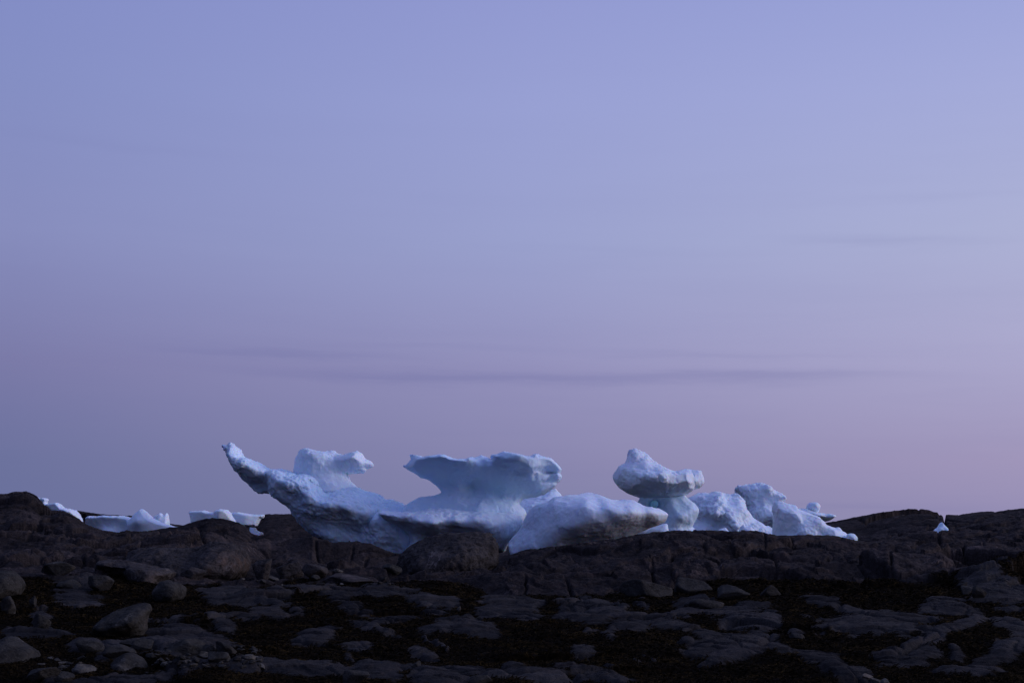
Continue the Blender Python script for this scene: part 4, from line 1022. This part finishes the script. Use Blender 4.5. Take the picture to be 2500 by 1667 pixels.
o = carve("rock", yg + 0.4, j1([(880, 1068), (960, 980), (1050, 908), (1180, 868), (1260, 835), (1320, 826), (1370, 828), (1386, 880), (1390, 900), (1345, 950), (1340, 1010), (1330, 1130), (1250, 1180), (1100, 1170), (960, 1120)]),
    j1([(930, 1040, 0.5), (1000, 1000, 0.35), (1000, 1050, 0.8), (980, 1085, 0.4), (1150, 920, 0.1), (1180, 1000, 0.65), (1150, 1050, 0.85), (1150, 1085, 0.35), (1150, 1120, 0.25), (1280, 870, 0.05), (1300, 960, 0.6), (1290, 1005, 0.8), (1290, 1050, 0.35), (1290, 1090, 0.3), (1360, 880, 0.15)]),
    PALE if False else STONE, R=0.06, back=0.5, chip=(0.25, 0.8), h=0.018, rough=(0.02, 0.016), jag=0.012, seed=53)
tag(o, "pointed pale grey rock tilting up to the right amid the seaweed", "rock")
for pts, dp, base_px, lab, sd in (
    ([(-120, 1300), (-60, 1200), (0, 1175), (80, 1133), (160, 1158), (250, 1220), (340, 1250), (390, 1330), (385, 1400), (200, 1430), (0, 1430), (-120, 1400)], [(-60, 1280, 0.4), (20, 1220, 0.4), (120, 1200, 0.35), (120, 1300, 0.6), (250, 1270, 0.45), (320, 1310, 0.4), (150, 1380, 0.6)], (150, 1370), "smooth pale boulder at the lower left edge of the shore", 54),
    ([(-160, 620), (-80, 545), (0, 536), (100, 538), (170, 570), (210, 620), (222, 680), (195, 770), (100, 810), (0, 800), (-120, 760)], [(-60, 620, 0.4), (40, 590, 0.45), (120, 640, 0.6), (40, 700, 0.7), (160, 720, 0.5)], (60, 780), "grey boulder half cut off by the left edge, above the seaweed", 55),
    ([(1400, 740), (1420, 690), (1480, 640), (1560, 620), (1640, 640), (1700, 700), (1690, 780), (1600, 850), (1450, 840)], [(1450, 740, 0.3), (1540, 680, 0.4), (1600, 740, 0.5), (1660, 740, 0.35), (1540, 800, 0.4)], (1550, 830), "rounded grey boulder tucked under the end of the undercut slab", 56),
    ([(520, 660), (560, 635), (660, 612), (700, 625), (745, 690), (740, 720), (640, 720), (540, 700)], [(600, 650, 0.3), (680, 640, 0.3), (700, 690, 0.3), (600, 690, 0.35)], (640, 705), "angular grey stone among seaweed below the left slope", 57),
    ([(975, 1440), (1060, 1370), (1130, 1320), (1190, 1300), (1270, 1350), (1340, 1400), (1395, 1440), (1380, 1475), (1200, 1490), (1000, 1480)], [(1050, 1420, 0.3), (1180, 1340, 0.2), (1180, 1430, 0.45), (1300, 1420, 0.25), (1360, 1440, 0.15)], (1180, 1470), "flat triangular slab of stone near the bottom left", 58),
    ([(668, 1440), (680, 1408), (740, 1392), (820, 1402), (890, 1440), (932, 1490), (900, 1520), (800, 1505), (700, 1480)], [(720, 1430, 0.25), (800, 1440, 0.35), (880, 1480, 0.25), (800, 1490, 0.25)], (810, 1500), "pale lens-shaped cobble on the gravel at the bottom left", 59),
):
    xg, yg, zg = on_ground(*j1([base_px])[0])
    o = carve("boulder" if sd < 57 else "rock", yg + 0.35, j1(pts), j1(dp), STONE if sd not in (59,) else PALE, R=0.11, back=0.5, chip=(0.28, 0.8), h=0.02, rough=(0.025, 0.010), jag=0.012, seed=sd)
    tag(o, lab, "boulder" if sd < 57 else "rock")


# ------------------------------------------------------------------ loose stones: worn polyhedra
def ico(sub):
    t = (1 + 5 ** 0.5) / 2
    v = [(-1, t, 0), (1, t, 0), (-1, -t, 0), (1, -t, 0), (0, -1, t), (0, 1, t), (0, -1, -t), (0, 1, -t), (t, 0, -1), (t, 0, 1), (-t, 0, -1), (-t, 0, 1)]
    f = [(0, 11, 5), (0, 5, 1), (0, 1, 7), (0, 7, 10), (0, 10, 11), (1, 5, 9), (5, 11, 4), (11, 10, 2), (10, 7, 6), (7, 1, 8), (3, 9, 4), (3, 4, 2), (3, 2, 6), (3, 6, 8), (3, 8, 9), (4, 9, 5), (2, 4, 11), (6, 2, 10), (8, 6, 7), (9, 8, 1)]
    v = [np.array(p) / np.linalg.norm(p) for p in v]
    for _ in range(sub):
        mid = {}
        nf = []

        def m(a, b):
            k = (min(a, b), max(a, b))
            if k not in mid:
                p = v[a] + v[b]
                v.append(p / np.linalg.norm(p))
                mid[k] = len(v) - 1
            return mid[k]
        for a, b, c in f:
            ab, bc, ca = m(a, b), m(b, c), m(c, a)
            nf += [(a, ab, ca), (b, bc, ab), (c, ca, bc), (ab, bc, ca)]
        f = nf
    return np.array(v), np.array(f)


ICO4, ICO3 = ico(4), ico(3)


def stone_shape(seed, round_=8.0, sphere=ICO4, rough=0.03):
    r = np.random.default_rng(seed)
    D, Fc = sphere
    n = r.normal(size=(13, 3)); n /= np.linalg.norm(n, axis=1, keepdims=True)
    dist = r.uniform(0.62, 1.0, 13)
    round_ = round_ * 2.2
    rad = (np.clip(D @ n.T / dist, 0, None) ** round_).sum(1) ** (-1 / round_)
    rad = np.minimum(rad, 1.5)
    V = D * rad[:, None]
    V = V * (1 + rough * fbm(D[:, 0] * 2.5 + seed, D[:, 1] * 2.5, D[:, 2] * 2.5, 4, 0.6, seed)[:, None])
    V -= (V.max(0) + V.min(0)) / 2
    V /= (V.max(0) - V.min(0)) / 2
    return V, Fc


def stone(name, u, v, w_px, h_px, mat, seed, tilt=0.0, deep=0.8, round_=8.0, sink=0.25, sphere=ICO4):
    x, y, z = on_ground(u, v)
    s = y / F_PX
    w, hh = w_px * s, h_px * s
    V, Fc = stone_shape(seed, round_, sphere)
    V = V * np.array([w / 2, w * deep / 2, hh / 2 * (1 + sink)])
    c, s_ = math.cos(tilt), math.sin(tilt)
    V = np.stack([V[:, 0] * c + V[:, 2] * s_, V[:, 1], -V[:, 0] * s_ + V[:, 2] * c], 1)
    loc = (x, y + w * deep * 0.3, z)
    V[:, 2] += hh / 2 * (1 - sink)
    zero = np.zeros(len(V))
    return make_mesh(name, V + np.array(loc), Fc, mat, loc, {"rust": zero})


STONES = [
    (1792, 1466, 78, 36, STONE, 0.10, 9, "pale flat-lying stone in the weed under the right ridge"),
    (1882, 1456, 50, 27, STONE, -0.15, 8, "stone leaning against the foot of the right ridge beside the pale flat one"),
    (1580, 1458, 130, 40, STONE, 0.12, 9, "broad grey stone slab at the foot of the ridge, middle of the right half"),
    (1695, 1450, 90, 38, STONE, 0.05, 9, "angular grey stone against the ridge just right of the broad slab"),
    (1720, 1485, 100, 24, STONE, -0.05, 6, "low double stone in the weed in front of the ridge"),
    (2352, 1440, 24, 20, STONE, 0.0, 5, "small round stone at the top of the pile by the right-hand outcrop"),
    (2366, 1452, 34, 22, STONE, 0.0, 5, "egg-shaped stone in the middle of the pile by the right-hand outcrop"),
    (2392, 1460, 38, 26, STONE, 0.3, 9, "three-cornered stone at the foot of the pile by the right-hand outcrop"),
    (2118, 1660, 30, 15, PALE, 0.0, 6, "pale oblong stone on the right of the bottom edge, topmost of three"),
    (2140, 1672, 26, 16, PALE, 0.0, 5, "pale round stone on the right of the bottom edge, middle of three"),
    (2162, 1676, 24, 18, PALE, 0.0, 5, "pale round stone on the right of the bottom edge, rightmost of three"),
    (868, 1675, 66, 32, STONE, 0.05, 6, "domed brownish stone cut by the bottom edge, left of the middle"),
    (1172, 1676, 56, 26, STONE, 0.0, 5, "domed stone cut by the bottom edge, near the middle"),
    (664, 1418, 34, 12, PALE, 0.05, 5, "little bright flat stone on the terrace left of the round boulder"),
    (826, 1398, 22, 10, PALE, 0.0, 5, "small pale stone in the dark hollow under the prowed iceberg"),
    (705, 1412, 64, 42, BOULDER, 0.0, 7, "dark humped boulder in the hollow, left one of a pair"),
    (765, 1412, 66, 34, BOULDER, 0.1, 7, "dark humped boulder in the hollow, right one of a pair"),
    (850, 1424, 120, 22, BOULDER, 0.06, 6, "low dark stone at the edge of the hollow"),
    (638, 1412, 46, 48, BOULDER, 0.0, 8, "upright dark rock at the left side of the hollow"),
    (955, 1402, 50, 24, STONE, 0.0, 9, "grey angular stone left of the round boulder"),
    (315, 1582, 52, 24, STONE, 0.1, 10, "light-edged stone plate below the pointed rock"),
    (215, 1592, 70, 28, STONE, 0.05, 10, "flat stone plate left of the light-edged plate"),
    (290, 1606, 80, 30, STONE, 0.15, 10, "dark stone plate right above the triangular slab"),
    (545, 1600, 56, 30, STONE, 0.25, 10, "tilted angular stone on the right of the gravel patch"),
    (508, 1596, 32, 22, STONE, 0.0, 6, "round grey cobble on the right of the gravel patch"),
    (450, 1596, 90, 36, STONE, 0.05, 10, "wide cracked stone above the gravel patch"),
    (500, 1608, 32, 18, STONE, 0.0, 7, "small blunt stone next to the wide cracked one"),
    (535, 1624, 60, 26, STONE, 0.0, 8, "grey stone lying in front of the gravel patch"),
    (608, 1612, 28, 14, PALE, 0.0, 5, "small pale oval cobble at the right end of the gravel"),
    (340, 1592, 60, 30, STONE, -0.1, 10, "stone plate under the overhang of the pointed rock"),
    (78, 1482, 20, 28, STONE, 0.2, 8, "small upright stone standing in weed at the far left"),
    (15, 1500, 40, 44, STONE, 0.3, 8, "leaning stone at the left edge under the cut-off boulder"),
    (98, 1532, 44, 34, STONE, 0.0, 5, "round dark stone in the weed at the left"),
    (240, 1445, 66, 40, STONE, 0.1, 9, "bluish angular stone below the long undercut slab"),
    (135, 1402, 90, 30, STONE, -0.15, 9, "ridged stone at the foot of the left slope"),
    (155, 1664, 44, 22, STONE, 0.2, 9, "pale stone corner at the bottom left edge"),
    (100, 1662, 80, 30, STONE, -0.2, 10, "grey stone wedge on the bottom left beside the gravel"),
    (470, 1412, 60, 26, BOULDER, 0.2, 8, "brown stone at the lower right corner of the blocky boulder"),
    (2020, 1540, 26, 12, STONE, 0.0, 9, "small pale stone in weed on the right"),
    (1948, 1562, 38, 16, STONE, 0.1, 8, "pale stone knob standing in weed left of the flat pool rock"),
    (1015, 1628, 24, 14, STONE, 0.0, 8, "small bright stone in weed near the bottom middle"),
    (1120, 1494, 10, 14, PALE, 0.0, 6, "tiny upright pale stone in the middle of the weed"),
]
for i, (u, v, w, hh, mt, tilt, rd, lab) in enumerate(STONES):
    o = stone("rock", u, v, w, hh, mt, 400 + i, tilt, 0.75, rd)
    tag(o, lab, "rock")
# gravel patch at the lower left: individual pebbles
pr = random.Random(5)
protos = []
for k in range(7):
    V, Fc = stone_shape(900 + k, pr.choice((4.5, 6, 9)), ICO3)
    protos.append((V * np.array([0.5, 0.4, 0.28]), Fc))
meshes = []
for i in range(150):
    if i < 105:
        u, v = pr.uniform(365, 640), pr.uniform(1582, 1632)
    elif i < 130:
        u, v = pr.uniform(100, 200), pr.uniform(1604, 1640)
    else:
        u, v = pr.uniform(560, 960), pr.uniform(1412, 1432)
    x, y, z = on_ground(u, v)
    size = pr.choice((9, 11, 13, 16, 20, 24)) * y / F_PX * pr.uniform(0.8, 1.2)
    if i < 14:
        V, Fc = protos[i % 7]
        o = make_mesh("pebble", V, Fc, (STONE, PALE)[i >= 10], (0, 0, 0), {"rust": np.zeros(len(V))})
        meshes.append(o)
    else:
        o = pr.choice(meshes).copy()
        COL.objects.link(o)
    o.location = (x, y, z + size * 0.06)
    o.scale = (size, size * pr.uniform(0.8, 1.2), size * pr.uniform(0.8, 1.1))
    o.rotation_euler = (pr.uniform(-0.25, 0.25), pr.uniform(-0.25, 0.25), pr.uniform(0, 6.28))
    grp = "pebbles of the gravel at the lower left" if i < 130 else "pebbles along the hollow under the icebergs"
    tag(o, "small grey pebble on the gravel patch at the lower left" if i < 130 else "small grey pebble on the dark terrace under the icebergs", "pebble", grp)

# ------------------------------------------------------------------ seaweed
WEED, wt, wp = new_mat("bladder_wrack")
tone_ = attr(wt, "tone")
wt.links.new(ramp(wt, tone_, [(0.0, (0.003, 0.0024, 0.0018, 1)), (0.45, (0.011, 0.0074, 0.0032, 1)), (0.8, (0.025, 0.0155, 0.0050, 1)), (1.0, (0.046, 0.029, 0.009, 1))]), wp.inputs["Base Color"])
wp.inputs["Roughness"].default_value = 0.8
wp.inputs["Specular IOR Level"].default_value = 0.01
NB = 260000
wy_ = 12.0 * (34.5 / 12.0) ** rng.random(NB * 3)
wa_ = rng.uniform(-0.42, 0.42, NB * 3)
fc = np.interp(wa_, a_cols, np.arange(C)).astype(int); fr = np.interp(wy_, y_rows, np.arange(R)).astype(int)
clump = fbm(wa_ * wy_ * 1.2, wy_ * 1.2, 0 * wy_, 3, 0.6, 120)
keep = np.flatnonzero((weed[fr, fc] > 0.6) & (rng.random(NB * 3) < 0.75 + 0.5 * clump))[:NB]
by, bx = wy_[keep], wa_[keep] * wy_[keep]
bz = ground_z(bx, by)
n = len(keep)
size = np.clip(by / 22, 0.7, 1.5)
ang = rng.uniform(0, 2 * np.pi, n)
ln = rng.uniform(0.05, 0.12, n) * size
wd = rng.uniform(0.005, 0.012, n) * size
dxv, dyv = np.cos(ang), np.sin(ang)
lift = rng.uniform(0.004, 0.022, n) * size
curl = rng.uniform(-0.5, 0.5, n)
verts = []
for t_ in (0.0, 0.5, 1.0):
    cx_ = bx + (dxv * t_ - dyv * curl * t_ * t_) * ln
    cy2 = by + (dyv * t_ + dxv * curl * t_ * t_) * ln
    cz2 = ground_z(cx_, cy2) + 0.012 + lift * (4 * t_ * (1 - t_)) * 0.8 + 0.3 * lift * t_
    cz2 = np.clip(cz2, bz - 0.03, bz + 0.045)
    ww = wd * (1.0 if t_ < 1 else 0.35)
    roll = 0.5 * np.sin(ang * 3 + t_)
    for sgn in (-1, 1):
        verts.append(np.stack([cx_ - dyv * ww * sgn, cy2 + dxv * ww * sgn, cz2 + roll * ww * sgn], 1))
Vw = np.stack(verts, 1).reshape(-1, 3)
b0 = np.arange(n)[:, None] * 6
Fw = np.concatenate([b0 + np.array([[0, 1, 3, 2]]), b0 + np.array([[2, 3, 5, 4]])])
tv = np.clip(0.42 + 0.38 * clump[keep] + rng.normal(0, 0.2, n), 0, 1)
weed_o = make_mesh("seaweed", Vw, Fw, WEED, attrs={"tone": np.repeat(tv, 6)})
tag(weed_o, "dark brown seaweed carpeting the hollows between the shore rocks", "seaweed", kind="stuff")
